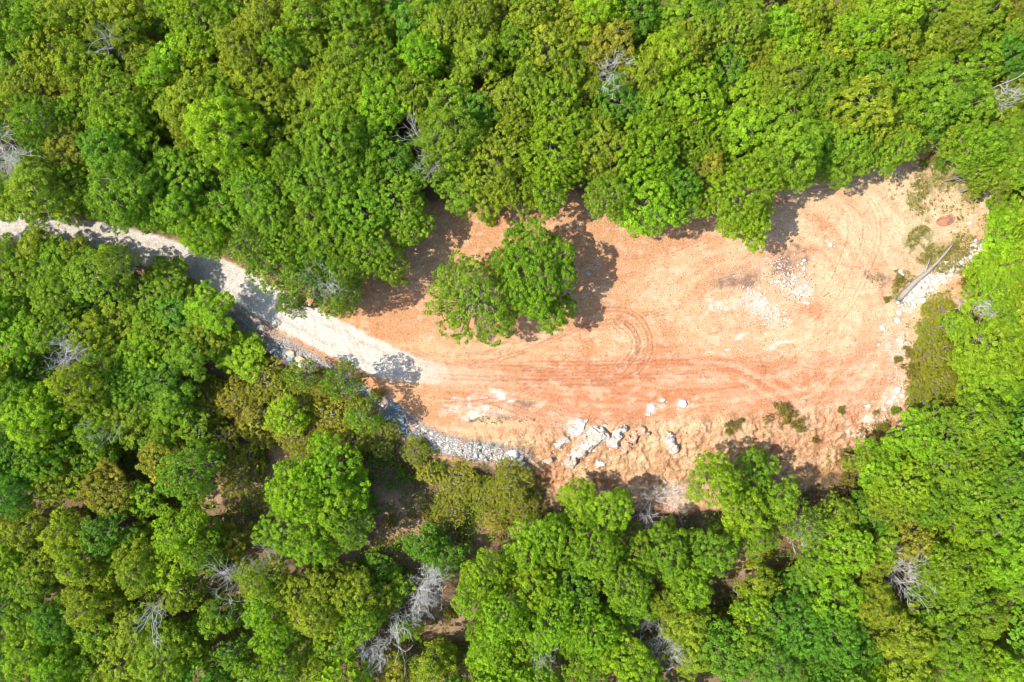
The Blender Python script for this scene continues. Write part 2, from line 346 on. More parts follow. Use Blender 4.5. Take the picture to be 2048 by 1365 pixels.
# grey gravel bed of the ditch, its greys darkened for shade lying there
dd = dist_poly(X + .4 * (fin - .5) * 2, Y + .3 * (mid - .5) * 2, DITCH)
dwid = 1.15
lay((.30, .27, .24), sm(dwid + .3, dwid - .3, dd) * .9 * (1 - roadm)); lay((.48, .44, .38), sm(dwid, dwid - .6, dd) * sm(.5, .6, fbm(X / .22, Y / .22, 2, 103)) * .7 * (1 - roadm)); lay((.46, .25, .14), sm(dwid + .3, dwid - .3, dd) * sm(.52, .66, fbm(X / .9, Y / .9, 4, 107)) * .7 * (1 - roadm))
# fine lumps in the pad
Z = Z + np.where(near, .07 * (fbm(X / .45, Y / .45, 4, 111) - .5) + .05 * edge * np.maximum(vnoise(X / .23, Y / .23, 113) - .72, 0) * 3.0, 0)
nx, ny = len(gx), len(gy)
I = np.arange(nx * ny).reshape(ny, nx)
F = np.stack([I[:-1, :-1], I[:-1, 1:], I[1:, 1:], I[1:, :-1]], -1).reshape(-1, 4)
gme = mesh_np("ground", np.stack([X, Y, Z], 1), F, M_GROUND, True)
ca = gme.attributes.new("tint", 'FLOAT_COLOR', 'POINT')
ca.data.foreach_set("color", np.concatenate([col * .675, np.ones((len(X), 1))], 1).astype(np.float32).ravel())
tag(link("ground", gme), "cleared red and sandy dirt pad with a pale gravel drive, forest floor around it", None, None, "structure")

# ------------------------------------------------------------------ tubes, branches
class Tubes:
    def __init__(s): s.V = []; s.F = []; s.n = 0
    def add(s, pts, rad, k=5):
        pts = np.array(pts, float); m = len(pts)
        T = np.gradient(pts, axis=0); T /= np.linalg.norm(T, axis=1)[:, None] + 1e-9
        ref = np.array([.31, .87, .38]); A = np.cross(T, ref); A /= np.linalg.norm(A, axis=1)[:, None] + 1e-9; B = np.cross(T, A)
        th = np.arange(k) * 2 * math.pi / k
        ring = pts[:, None, :] + np.array(rad)[:, None, None] * (A[:, None, :] * np.cos(th)[None, :, None] + B[:, None, :] * np.sin(th)[None, :, None])
        s.V.append(ring.reshape(-1, 3)); J = np.arange(m * k).reshape(m, k) + s.n
        s.F.append(np.stack([J[:-1], np.roll(J[:-1], -1, 1), np.roll(J[1:], -1, 1), J[1:]], -1).reshape(-1, 4)); s.n += m * k
        # close the thick end with a fan of quads collapsed onto a centre pair
        for ringi, sgn in ((0, 1), (m - 1, -1)):
            if rad[ringi] > .07:
                s.V.append(pts[ringi][None, :]); c = s.n; s.n += 1
                q = J[ringi]; h = [[q[i], q[(i + 1) % k], q[(i + 2) % k], c] for i in range(0, k - 1, 2)]
                if k % 2: h.append([q[k - 1], q[0], q[0], c]) if False else None
                s.F.append(np.array([x for x in h if x]))
    def mesh(s, name, mat): return mesh_np(name, np.concatenate(s.V), np.concatenate(s.F), mat, True)
def wob(r, a, b, n, j):
    a = np.array(a); b = np.array(b); t = np.linspace(0, 1, n)[:, None]; p = a + (b - a) * t
    w = r.normal(0, j, (n, 3)); w[0] = 0; w[-1] *= .5; return p + w

# ------------------------------------------------------------------ leaves
def quads(r, P, Nrm, sx, sy):
    n = len(P); Nrm = Nrm / (np.linalg.norm(Nrm, axis=1)[:, None] + 1e-9)
    a = np.cross(Nrm, r.normal(0, 1, (n, 3))); a /= np.linalg.norm(a, axis=1)[:, None] + 1e-9; b = np.cross(Nrm, a)
    a = a * sx[:, None]; b = b * sy[:, None]
    # a pointed, slightly folded leaf spray: four corners with the tips dropped
    tip = Nrm * (sx * -.25)[:, None]
    V = np.stack([P - a + tip, P - b * .9 - a * .1, P + a + tip, P + b * .9 + a * .1], 1)
    return V.reshape(-1, 3)
def leaf_mesh(name, V, rnd, mat, tint=None):
    n = len(V) // 4
    me = mesh_np(name, V, np.arange(n * 4).reshape(n, 4), mat)
    a = me.attributes.new("rnd", 'FLOAT', 'POINT'); a.data.foreach_set("value", np.repeat(rnd, 4).astype(np.float32))
    if tint is not None:
        c = me.attributes.new("tint", 'FLOAT_COLOR', 'POINT')
        c.data.foreach_set("color", np.repeat(np.concatenate([tint, np.ones((n, 1))], 1), 4, axis=0).astype(np.float32).ravel())
    return me
def crown_points(r, R, zb, zt, nl, spacing, n_leaf, pr, leaf, gap, lobe=(.26, .42), spread=.70):
    """lobes > puffs > leaves; zb, zt: bottom and top of the crown"""
    hz = (zt - zb); cz = zb + hz * .42
    L = []
    for i in range(nl):
        a = i * 2.39996 + r.uniform(-.4, .4); q = math.sqrt((i + .35) / nl)
        rad = R * spread * q * r.uniform(.82, 1.16)
        lr = R * r.uniform(*lobe) * (1.05 - .25 * q)
        z = zt - lr * .9 - hz * (.44 * q ** 1.9) * r.uniform(.7, 1.25) - r.uniform(0, .08) * hz
        L.append((math.cos(a) * rad, math.sin(a) * rad, z, lr))
        if q > .55 and r.random() < .75:     # a lower skirt lobe
            L.append((math.cos(a + .4) * rad * 1.02, math.sin(a + .4) * rad * 1.02, max(zb + lr * .6, z - hz * .33), lr * .9))
    L = np.array(L); PC = []; PD = []
    for i, (x, y, z, lr) in enumerate(L):
        n = max(6, int(4 * math.pi * lr * lr * .8 / spacing ** 2)); k = np.arange(n) + .5
        zz = 1 - 1.65 * k / n; ph = k * 2.39996 + r.uniform(0, 6); sq = np.sqrt(np.clip(1 - zz * zz, 0, 1))
        D = np.stack([sq * np.cos(ph), sq * np.sin(ph), zz], 1) + r.normal(0, .12, (n, 3))
        P = np.array([x, y, z]) + D * lr * r.uniform(.80, 1.13, (n, 1)) * np.array([1, 1, .85])
        keep = r.random(n) > gap
        for j, q in enumerate(L):
            if j != i: keep &= np.linalg.norm((P - q[:3]) / np.array([1, 1, .85]), axis=1) > q[3] * .82
        PC.append(P[keep]); PD.append(D[keep])
    PC = np.concatenate(PC); PD = np.concatenate(PD); n = len(PC)
    d = r.normal(0, 1, (n, n_leaf, 3)); d /= np.linalg.norm(d, axis=2)[..., None]
    d = d + PD[:, None, :] * .55 + np.array([0, 0, .25]); d /= np.linalg.norm(d, axis=2)[..., None]
    ps = pr * r.uniform(.65, 1.3, (n, 1, 1))
    P = PC[:, None, :] + d * ps * r.uniform(.55, 1.05, (n, n_leaf, 1))
    N = d * .9 + r.normal(0, .42, d.shape) + np.array([0, 0, .3])
    s = leaf * r.uniform(.7, 1.35, (n * n_leaf))
    rn = np.clip((.5 + r.normal(0, .22, (n, 1)) + r.normal(0, .18, (n, n_leaf))), 0, 1).ravel()
    return L, quads(r, P.reshape(-1, 3), N.reshape(-1, 3), s, s * .72), rn
def broad_proto(seed, R, Ht, nl=9, spacing=None, n_leaf=44, pr=.28, leaf=.076, gap=.12, low=.36, lobe=(.26, .42), spread=.72):
    if spacing is None: spacing, n_leaf, pr, leaf = ((.47, 42, .28, .076), (.38, 28, .21, .064), (.58, 58, .36, .082))[seed % 3]
    r = np.random.default_rng(seed)
    L, V, rn = crown_points(r, R, Ht * low, Ht, nl, spacing, n_leaf, pr, leaf, gap, lobe, spread)
    cm = leaf_mesh("crown", V, rn, M_LEAF)
    t = Tubes(); tr = .05 * R + .03
    top = np.array([r.normal(0, .15), r.normal(0, .15), Ht * .72]); pts = wob(r, (0, 0, -.5), top, 7, .07)
    t.add(pts, np.linspace(tr * 1.15, tr * .35, 7), 8)
    for (x, y, z, lr) in L:
        f = r.uniform(.35, .85); s = pts[int(f * 6)]
        e = np.array([x, y, z - lr * .1]); mdl = (s + e) / 2 + np.array([0, 0, -.25])
        p = np.concatenate([wob(r, s, mdl, 4, .06)[:-1], wob(r, mdl, e, 4, .08)])
        t.add(p, np.linspace(tr * .42, .035, len(p)), 5)
        for _ in range(5):
            q = p[r.integers(3, len(p))]; dd = r.normal(0, 1, 3); dd[2] = abs(dd[2]) * .6; dd /= np.linalg.norm(dd)
            t.add(wob(r, q, q + dd * lr * 1.05, 4, .05), np.linspace(.035, .012, 4), 4)
    return cm, t.mesh("trunk", M_BARK), R, Ht
PROTO = {}
PROTO['s'] = [broad_proto(100 + i, 2.1, 7.6 + i % 2 * .7, 6) for i in range(5)]
PROTO['m'] = [broad_proto(200 + i, 2.9, 9.0 + i % 3 * .5, 8 + i % 3) for i in range(8)]
PROTO['l'] = [broad_proto(300 + i, 3.9, 10.2 + i % 3 * .5, 11 + i % 4) for i in range(7)]
PROTO['t'] = [broad_proto(400 + i, 2.9, 8.6 + i % 2 * .6, 17, .46, 18, .30, .10, .25, .30, (.17, .27), .84) for i in range(5)]     # thin lacy crowns
def cedar_proto(seed, R, Ht):
    r = np.random.default_rng(seed); L = []
    for i in range(44):                       # many upright plumes, tallest in the middle
        q = math.sqrt((i + .3) / 44) * R * .86; a = i * 2.39996 + r.uniform(-.4, .4)
        L.append((math.cos(a) * q, math.sin(a) * q, Ht * (1 - .55 * (q / R) ** 1.3) * r.uniform(.78, 1.1), r.uniform(.28, .52)))
    P = []; D = []
    for x, y, h, rr in L:
        k = int(430 * rr / .48); zz = r.random(k) ** .7; a = r.uniform(0, 6.28, k)
        q = rr * (1 - zz ** 1.6) ** .8 * np.sqrt(r.uniform(.2, 1.9, k)) * (1 + .3 * np.sin(a * 3 + zz * 11 + x * 9))
        P.append(np.stack([x + q * np.cos(a) + .2 * zz * x / R, y + q * np.sin(a), .25 + zz * (h - .25)], 1)); D.append(np.stack([np.cos(a), np.sin(a), .35 + zz], 1))
    P = np.concatenate(P); D = np.concatenate(D) + r.normal(0, .6, (len(P), 3)); k = len(P)
    s = r.uniform(.045, .10, k)
    cm = leaf_mesh("crown", quads(r, P, D, s, s * .5), np.clip(.5 + r.normal(0, .28, k), 0, 1), M_CEDAR)
    t = Tubes(); t.add(wob(r, (0, 0, -.4), (0, 0, Ht * .9), 5, .03), np.linspace(.13, .03, 5), 6)
    for i in range(10):
        z = r.uniform(.2, .6) * Ht; a = r.uniform(0, 6.28); t.add(wob(r, (0, 0, z), (math.cos(a) * R * .7, math.sin(a) * R * .7, z + .4), 4, .04), np.linspace(.04, .015, 4), 4)
    return cm, t.mesh("trunk", M_BARK), R, Ht
PROTO['c'] = [broad_proto(520 + i, 2.2, 4.2 + i * .3, 13, .27, 20, .16, .050, .22, .12, (.20, .36), .80) for i in range(5)] + [cedar_proto(500, 2.2, 4.4)]

# ------------------------------------------------------------------ the trees of the photograph: x, y (pixels of the crown), r (pixels), kind
TREES = """
20,20,58,G 75,45,52,G 125,40,58,Y 60,72,50,G 185,22,45,Y 240,28,58,Y 265,68,50,Y 330,22,50,G 393,40,72,L 455,25,52,G 530,40,60,Y 615,35,58,Y 684,30,50,G
205,75,52,Y 103,108,62,Y 35,130,58,G 160,118,58,Y 405,95,58,L 345,112,48,L 485,100,60,Y 565,100,52,G 632,105,56,Y 290,130,45,Y
170,162,68,Y 50,165,60,Y 232,195,72,G 325,155,50,L 385,155,56,Y 495,152,60,Y 608,142,64,Y 668,152,50,Y 435,180,48,G
28,228,52,Y 78,240,56,G 330,208,60,Y 385,212,64,Y 455,205,50,G 535,208,74,Y 625,208,58,Y 677,195,56,G 150,230,50,G
145,285,56,O 240,252,60,L 215,298,58,D 385,255,56,Y 450,262,78,L 290,300,48,G 560,275,58,G 615,265,50,Y 668,290,80,G
70,340,56,G 247,375,84,G 360,362,84,G 445,312,58,G 515,378,74,G 640,360,88,G 580,330,50,G
70,385,66,Y 145,372,54,G 135,422,46,Y 20,395,50,G 360,432,64,G 300,430,50,G 455,420,64,G 540,440,66,G 620,440,68,G 25,425,38,Y 190,410,44,G
410,482,54,L 453,462,46,G 506,506,58,T 535,552,48,T 603,564,56,T 632,522,58,G 650,488,62,G 565,482,58,G 584,608,30,T 690,540,50,G 740,500,58,G 690,590,42,T 655,600,40,T 600,752,38,T 683,764,42,T 728,836,44,T 780,530,44,T
700,35,54,G 750,60,56,Y 810,45,60,D 872,22,52,G 893,62,54,Y 948,32,56,Y 1000,18,48,Y 1067,24,52,Y 1115,38,56,Y 1193,30,56,L 1270,32,56,D 1345,55,45,G
1228,82,62,O 1166,112,54,Y 1100,98,58,Y 1032,88,52,G 960,114,60,Y 900,105,58,G 845,112,52,L 707,105,56,Y 766,133,54,G 715,165,46,G 1135,150,56,Y
700,195,60,Y 741,165,46,G 772,208,60,L 827,182,64,Y 892,207,64,G 946,234,56,D 1015,207,60,Y 1066,180,60,Y 1107,214,64,G 1176,192,52,Y 1237,207,68,D 1295,146,60,Y 1347,115,60,L 1330,207,62,G 1280,240,52,G 1040,255,50,Y
905,272,74,G 748,282,70,G 707,345,84,G 795,330,58,D 795,395,78,G 721,422,74,G 988,320,78,Y 922,370,68,G 1022,364,64,Y 1107,310,78,L 1100,386,50,G 1210,292,74,Y 1295,299,70,L 1305,345,60,G 1220,395,56,G 1295,403,84,L 1343,386,60,D 975,408,40,Y 820,455,50,G 1160,265,50,G
1382,34,60,G 1440,14,50,D 1406,64,56,Y 1485,51,60,Y 1553,62,60,L 1622,20,50,Y 1683,40,46,Y 1776,27,74,L 1861,27,66,G 1957,27,60,Y 2018,20,52,O
1368,105,58,Y 1451,144,66,D 1526,103,56,Y 1580,105,60,L 1663,110,46,Y 1724,68,52,L 1793,86,60,Y 1861,92,60,Y 1912,68,50,Y 2025,68,56,G 1620,70,40,G
1389,191,66,L 1485,198,66,L 1580,164,58,Y 1656,171,64,G 1758,147,64,G 1840,140,50,Y 1878,185,70,G 1950,130,60,G 2015,112,56,D 2028,190,46,Y 1540,190,46,G
1382,246,64,L 1485,267,62,L 1570,240,70,G 1639,207,60,G 1724,212,72,Y 1785,193,66,L 1690,274,72,G 1775,258,60,Y 1587,301,74,G 1690,310,58,G 1792,294,54,G 1861,222,60,D 1929,205,60,G 1980,240,60,Y 1900,275,38,Y 1963,290,58,G 2020,267,60,G 1430,290,46,G
1416,332,44,O 1382,290,50,G 1485,388,84,L 1382,412,46,G 1358,372,50,D 1990,362,44,Y 2028,325,52,G 2022,425,48,G 1498,440,54,L 1540,350,48,L 1955,338,40,G
27,493,48,G 67,478,42,Y 113,497,50,G 150,490,40,Y 44,553,60,G 113,540,62,G 232,512,44,T 191,555,66,G 17,631,64,G 113,590,56,G 160,613,60,D 290,577,64,G 342,548,52,G 301,625,50,L 352,613,56,D 232,635,60,Y
103,662,54,G 34,686,60,L 308,672,56,G 175,672,50,Y 280,710,56,L 427,621,58,L 410,674,52,Y 472,710,68,L 385,708,54,G 205,748,70,G 154,770,58,Y 256,775,74,G 198,804,60,G 34,748,60,D 34,805,56,G 325,765,66,D 342,812,56,G
239,833,58,Y 68,840,72,L 103,880,64,G 325,885,50,G 20,880,50,D 390,860,48,G 574,835,50,L 190,865,50,G
20,984,58,D 34,933,56,D 82,922,56,G 103,967,58,Y 150,960,48,Y 180,922,48,G 219,981,58,O 376,950,64,G 325,925,50,O 290,995,46,G 598,985,72,L 650,950,72,L 667,1018,64,L 581,1053,74,G 632,1090,60,L 700,985,58,L 700,1053,54,G
212,1060,60,D 137,1063,60,Y 51,1053,60,Y 267,1080,42,Y 359,1070,64,L 342,1131,64,L 403,1104,52,G 465,1084,46,O 17,1121,56,G 85,1131,60,Y 154,1118,52,Y 222,1162,42,L 280,1145,56,Y 359,1190,46,Y
178,1207,56,Y 62,1166,56,G 21,1207,52,D 191,1258,56,G 51,1240,52,G 113,1240,50,D 68,1309,60,L 113,1343,56,L 273,1268,64,Y 325,1320,74,Y 239,1326,60,Y 376,1292,44,G 441,1234,46,G 461,1310,44,D 20,1320,46,D 180,1330,46,G
523,1159,56,Y 530,1217,54,L 598,1190,56,Y 547,1275,50,L 650,1183,60,Y 632,1234,54,Y 667,1292,56,G 564,1333,50,G 632,1340,50,Y 500,1345,44,G
844,1090,50,D 892,1111,54,D 758,1138,46,D 748,1207,68,Y 700,1193,56,Y 793,1170,44,G 716,1245,50,G 812,1255,36,G 860,1330,46,Y 790,1345,40,O
1165,1012,52,L 1217,1025,60,L 1090,1077,60,L 1049,1104,56,L 1135,1090,60,G 1193,1104,60,L 970,1155,60,L 947,1197,52,L 1152,1173,60,D 1073,1169,56,L 1254,1173,64,G 1261,1216,56,G 1330,1111,62,G 1278,1101,50,G
1005,1231,70,L 1100,1241,70,L 980,1275,54,L 995,1327,66,L 1073,1354,56,L 1186,1268,70,L 1244,1304,62,L 1278,1348,60,L 1176,1330,62,G 1124,1200,50,G 1347,1207,54,Y 1050,1290,44,G
1433,967,62,L 1492,957,64,G 1553,997,60,G 1485,1021,64,L 1512,1072,56,G 1423,1104,58,G 1365,1131,56,G 1382,1172,60,L 1375,1243,60,Y 1389,1308,56,Y 1604,1053,48,T 1673,1045,56,Y 1690,1096,66,L 1735,1123,60,Y 1639,1123,60,G
1673,1207,68,L 1741,1207,70,Y 1758,933,64,L 1734,920,40,Y 1809,967,70,L 1878,933,66,G 1963,926,62,G 2025,950,56,G 1861,1002,70,G 1785,1019,50,Y 1946,987,66,G 1922,1045,66,L 2015,1038,66,G 1748,1032,46,D 1833,1090,48,O
1912,1138,74,L 1990,1113,74,L 2028,1160,58,L 1929,1186,56,G 1895,1209,64,G 1963,1226,62,G 1608,1190,56,D 1546,1243,66,D 1604,1263,66,D 1673,1270,70,D 1450,1304,66,D 1553,1322,66,D 1649,1322,70,D 1717,1311,62,D 1502,1217,44,L 1519,1172,44,Y
1810,1277,60,Y 1809,1332,56,Y 1895,1270,66,G 1912,1328,62,G 2025,1343,50,L 1965,1320,50,G 1850,1230,44,G 1500,1280,48,G
2008,474,60,L 2015,536,60,L 1998,579,56,L 1981,690,96,L 1957,735,54,L 1981,778,64,L 2028,748,50,G 2030,631,52,G 1909,652,32,L 1963,835,60,G 2025,818,56,D 1895,868,64,G 1981,870,66,G 1827,881,58,L 1760,1085,46,G 2035,580,44,G
"""
CEDARS = """386,765,50 273,867,44 410,812,56 478,799,58 530,758,54 568,776,50 513,850,58 615,799,58 666,833,62 632,786,38 598,877,54 444,874,56 485,950,58 720,830,44 700,880,50
919,967,62 960,985,54 1022,967,58 902,1019,54 981,1029,50 1042,1012,44 858,943,36 885,1310,48 1450,1240,26 1878,621,46 1861,662,36 1868,714,60 1868,768,60 1844,796,40 1902,809,56 1957,550,30 2012,1275,66 760,875,48 322,282,36 830,905,34"""
COLS = {'G': (.192, .322, .020, .35), 'L': (.238, .385, .018, .30), 'Y': (.242, .325, .023, .45), 'D': (.132, .278, .023, .20), 'O': (.262, .282, .030, .55), 'T': (.185, .292, .023, .45)}
CNAME = {'G': 'mid-green tree', 'L': 'bright lime-green tree', 'Y': 'yellow-green tree', 'D': 'dark blue-green tree', 'O': 'olive-brown tree', 'T': 'thin-crowned twiggy tree', 'C': 'olive-green cedar'}
def zone(x, y):
    c = ["far left", "left third", "centre-left", "centre", "centre-right", "right third", "far right"][min(6, max(0, int(x / 293)))]
    if y < 90: a = "on the photo's top edge"
    elif y < 160: a = "just below the photo's top edge"
    elif y < 235: a = "in the middle of the top wood"
    elif y < 475 and x < 660: a = "above the gravel drive" if y > 330 else "high above the gravel drive"
    elif y < 475 and x < 1880: a = "at the dirt pad's upper edge" if y > 330 else "behind the pad's upper edge"
    elif y < 475: a = "beside the weedy corner"
    elif x > 1700 and y < 900: a = "at the dirt pad's right edge"
    elif y < 640 and x > 400: a = "leaning over the gravel drive"
    elif y < 640: a = "just below the gravel drive"
    elif y < 760: a = "in the left wood under the drive"
    elif y < 910: a = "left of the rock-lined ditch"
    elif y < 1040: a = "below the dirt bank" if x > 560 else "atop the lower wood"
    elif y < 1150: a = "in the middle of the lower wood"
    elif y < 1250: a = "low in the bottom wood"
    else: a = "on the photo's bottom edge"
    return a, c
ORD = ["first", "second", "third", "fourth", "fifth", "sixth", "seventh", "eighth"]
recs = []
for tk in TREES.split():
    x, y, r, k = tk.split(','); recs.append([float(x), float(y), float(r), k])
for tk in CEDARS.split():
    x, y, r = tk.split(','); recs.append([float(x), float(y), float(r), 'C'])
def sizeword(r, k): return ("small", "mid-sized", "broad")[0 if r < 49 else 1 if r < 63 else 2]
fam = {}
for q in recs: fam.setdefault((sizeword(q[2], q[3]), q[3]) + zone(q[0], q[1]), []).append(q)
LABEL = {}
for (sz, k, a, c), qs in fam.items():
    qs.sort(key=lambda q: q[0])
    for i, q in enumerate(qs):
        t = f"{sz} {CNAME[k]} {a}, {c}"
        if len(qs) > 1: t += f", {ORD[i]} from left"
        LABEL[id(q)] = t
bases = []
dense = sorted([q for q in recs if q[3] in 'GYDO'], key=lambda q: q[2])
nb = sum(q[3] != 'C' for q in recs); FILL = set(id(q) for q in dense[:max(0, nb - 292)])     # the smallest crowns of the closed wood
FV, FF, FR, FT, FM, fn = [], [], [], [], [], 0
def arr(me):
    v = np.empty(len(me.vertices) * 3, np.float32); me.vertices.foreach_get("co", v); f = np.empty(len(me.loops), np.int32); me.loops.foreach_get("vertex_index", f); return v.reshape(-1, 3), f.reshape(-1, 4)
for i, q in enumerate(recs):
    px, py, r, k = q
    rr = r * (1.04 if k != 'C' else .92) / PPM
    fam_ = 'c' if k == 'C' else 't' if k == 'T' else ('s' if rr < 2.55 else 'm' if rr < 3.55 else 'l')
    pr = PROTO[fam_][(i * 7 + int(px)) % len(PROTO[fam_])]
    hs = random.uniform(.74, 1.10) + (.05 if k == 'L' else -.05 if k in 'DO' else 0)
    if (py < 300 or px < 380) and k != 'C': rr *= 1.05
    if 390 < px < 560 and 440 < py < 560: py -= 13
    if 270 < px < 400 and 500 < py < 630: py += 12; hs *= .72; rr *= .92
    if 440 < px < 520 and 640 < py < 760: hs *= .6; rr *= .92
    if k == 'C' and px > 1780: hs *= .6
    if px < 400 and 400 < py < 445: py -= 14
    if px < 400 and 470 < py < 520: py += 14; rr *= .9
    if px > 1850 and 400 < py < 830: hs *= .68
    if k != 'T' and (px < 640 and 470 < py < 760 or 200 < px < 900 and 760 < py < 900): hs *= .78
    if 720 < px < 1000 and 950 < py < 1330 and k != 'L': hs *= .68; rr *= .86
    if k == 'C': hs *= .8
    if px > 1780 and 500 < py < 820 and k == 'L': hs = .62
    for _ in range(2):
        hh = pr[3] * hs * (.72 if k != 'C' else .5); X0, Y0, z0 = at(px, py, hh)
    s = rr * (H - hh) / H / pr[2]
    z0 = ground_z(X0, Y0)
    if id(q) in FILL:
        c = COLS[k]; b = random.uniform(.88, 1.12); a = random.uniform(0, 6.28)
        for part, mi in ((pr[0], 0), (pr[1], 1)):
            v, f = arr(part); v = v * np.array([s, s, hs]); v = np.stack([v[:, 0] * math.cos(a) - v[:, 1] * math.sin(a) + X0, v[:, 0] * math.sin(a) + v[:, 1] * math.cos(a) + Y0, v[:, 2] + z0], 1)
            FV.append(v); FF.append(f + fn); fn += len(v); FM.append(np.full(len(f), mi)); FT.append(np.tile(np.array([c[0] * b, c[1] * b, c[2] * b, 1]), (len(v), 1)))
            rr_ = np.full(len(v), .5, np.float32)
            if mi == 0: part.attributes["rnd"].data.foreach_get("value", rr_)
            FR.append(rr_)
        continue
    root = empty("cedar_tree" if k == 'C' else "broadleaf_tree", (X0, Y0, z0), random.uniform(0, 6.28))
    root.scale = (s * random.uniform(.93, 1.07), s * random.uniform(.93, 1.07), hs * (s if k == 'C' else 1) if k == 'C' else hs)
    cr = link("crown", pr[0], root); link("trunk", pr[1], root)
    c = COLS.get(k, (.265, .285, .028, .40)); j = [random.uniform(.9, 1.1) for _ in range(3)]; b = random.uniform(.88, 1.12)
    cr.color = (c[0] * b * j[0], c[1] * b * (.94 + .06 * j[1]), c[2] * b * j[2], min(1, c[3] * random.uniform(.6, 1.3)))
    tag(root, LABEL[id(q)], "cedar" if k == 'C' else "tree", "evergreen cedars around the pad" if k == 'C' else "leafy trees of the surrounding wood")
    bases.append((X0, Y0, rr, k))
me = mesh_np("forest_infill", np.concatenate(FV), np.concatenate(FF), M_UNDER); me.materials.append(M_BARK); me.polygons.foreach_set("material_index", np.concatenate(FM).astype(np.int32))
me.attributes.new("rnd", 'FLOAT', 'POINT').data.foreach_set("value", np.concatenate(FR).astype(np.float32))
me.attributes.new("tint", 'FLOAT_COLOR', 'POINT').data.foreach_set("color", np.concatenate(FT).astype(np.float32).ravel())
tag(link("forest_infill", me), "smaller crowns filling the closed wood between the larger trees", None, None, "stuff")
# the two trees left standing on the pad
def lone(px, py, r, fam_, idx, colr, label, sc=1.0, seed=0, stretch=(1, 1)):
    pr = fam_; hh = pr[3] * sc * .7; X0, Y0, z0 = at(px, py, hh)
    root = empty("broadleaf_tree", (X0, Y0, z0), seed); s = r / PPM * (H - hh) / H / pr[2]; root.scale = (s * stretch[0], s * stretch[1], sc)
    cr = link("crown", pr[0], root); link("trunk", pr[1], root); cr.color = colr; tag(root, label, "tree", "trees left standing on the pad")
    bases.append((X0, Y0, r / PPM, 'X')); return root
lone(1072, 550, 94, broad_proto(901, 4.3, 9.6, 20, .44, 44, .27, .076, .08, .34, (.18, .38), .82), 0, (.175, .315, .018, .4), "big round dense tree standing alone on the dirt pad, right one of two", 1.0, 0.0, (.93, 1.06))
lone(950, 598, 104, broad_proto(907, 4.3, 8.2, 28, .48, 30, .28, .08, .26, .30, (.14, .25), .86), 0, (.190, .310, .020, .5), "open lacy tree on the dirt pad, touching the big round tree's left side", 1.0, 0.0, (1.0, .95))

# ------------------------------------------------------------------ bare trees
def bare_mesh(seed, size, spread, lean, depth=4):
    r = np.random.default_rng(seed); tk = Tubes(); br = Tubes()
    def grow(p, d, L, rad, lv, T):
        n = 4; pts = [np.array(p)]; dd = np.array(d)
        for i in range(n):
            dd = dd + r.normal(0, .16, 3) + np.array([0, 0, .04]); dd /= np.linalg.norm(dd); pts.append(pts[-1] + dd * L / n)
        T.add(pts, np.linspace(rad, max(rad * .5, .007), n + 1), 6 if lv == 0 else 4)
        if lv < depth:
            for k in range(r.integers(6, 9) if lv == 0 else r.integers(3, 6) if lv < 3 else r.integers(2, 5)):
                f = r.integers(1 if lv else 2, n + 1); e = dd + r.normal(0, spread, 3); e[2] = e[2] * .55 + .10; e /= np.linalg.norm(e)
                grow(pts[f], e, L * r.uniform(.5, .78), max(rad * r.uniform(.45, .62), .017), lv + 1, br)
    grow((0, 0, -.3), np.array([lean[0], lean[1], 1.0]) / math.sqrt(1 + lean[0] ** 2 + lean[1] ** 2), size, .6 * (.055 * size ** .6 + .02), 0, tk)
    return tk.mesh("trunk", M_DEAD), br.mesh("branches", M_DEAD)
BARE = [(1325, 1008, 5.4, .85, (.1, -.1), 5, "dense grey bare tree at the foot of the dirt bank"), (852, 1183, 4.0, .85, (-.1, -.1), 5, "whitish bare tree in the glade, left of the bottom lime-green trees"),
        (742, 1306, 4.0, .9, (0, -.1), 5, "whitish bare tree near the photo's bottom edge, left of centre"), (800, 1253, 2.6, .8, (.3, .1), 3, "small bare sapling between two whitish bare trees in the glade"),
        (1315, 1262, 3.6, .8, (-.5, 0), 4, "pale bare tree leaning left between yellow-green crowns near the bottom edge"), (1342, 1305, 3.6, .7, (0, -.6), 4, "pale bare tree leaning down, just below another bare one"),
        (1805, 1130, 3.4, .75, (.6, .15), 4, "pale bare tree leaning right in the lower right wood"), (1812, 1168, 3.4, .75, (.7, -.3), 3, "pale forked bare tree under another bare tree in the lower right wood"),
        (1975, 1070, 2.6, .7, (0, .3), 3, "small whitish bare tree near the right edge below the pad"), (1226, 146, 3.6, .8, (-.2, .1), 4, "grey bare tree high in the top wood, right of centre"),
        (858, 300, 4.6, .8, (-.3, .3), 4, "brown-grey bare tree in a dark gap above the pad"), (470, 1158, 4.6, .8, (-.7, -.3), 4, "long bare tree fallen leftwards in the lower left wood"), (532, 1112, 4.2, .75, (.5, .5), 4, "white forked bare tree leaning right in the lower left wood"),
        (325, 1210, 3.6, .7, (-.5, .3), 3, "bare tree with an arching stem over a dark gap, lower left"), (140, 700, 4.2, .8, (-.2, .1), 4, "grey bare tree in the left wood beneath the drive"), (208, 868, 3.0, .7, (-.2, .4), 3, "white thin bare tree left of the ditch"),
        (30, 322, 4.6, .9, (.2, -.1), 4, "hazy grey bare tree at the left edge above the drive"), (1085, 1300, 3.2, .85, (0, 0), 4, "faint bare tree among lime-green crowns at the bottom edge"), (1946, 614, 1.6, 1.1, (0, 0), 4, "grey twiggy bush among cedars at the pad's right edge"),
        (232, 88, 3.0, .8, (.4, -.3), 3, "bare tree with pale twigs in the top left wood"), (1610, 1062, 3.0, .9, (0, .1), 4, "whitish twiggy bare tree below the bank's right end"), (660, 575, 3.2, .8, (.2, -.2), 4, "leafless tree at the pad's left corner beside the drive"), (2010, 190, 3.4, .8, (-.3, -.1), 4, "pale bare tree near the photo's right edge, upper wood")]
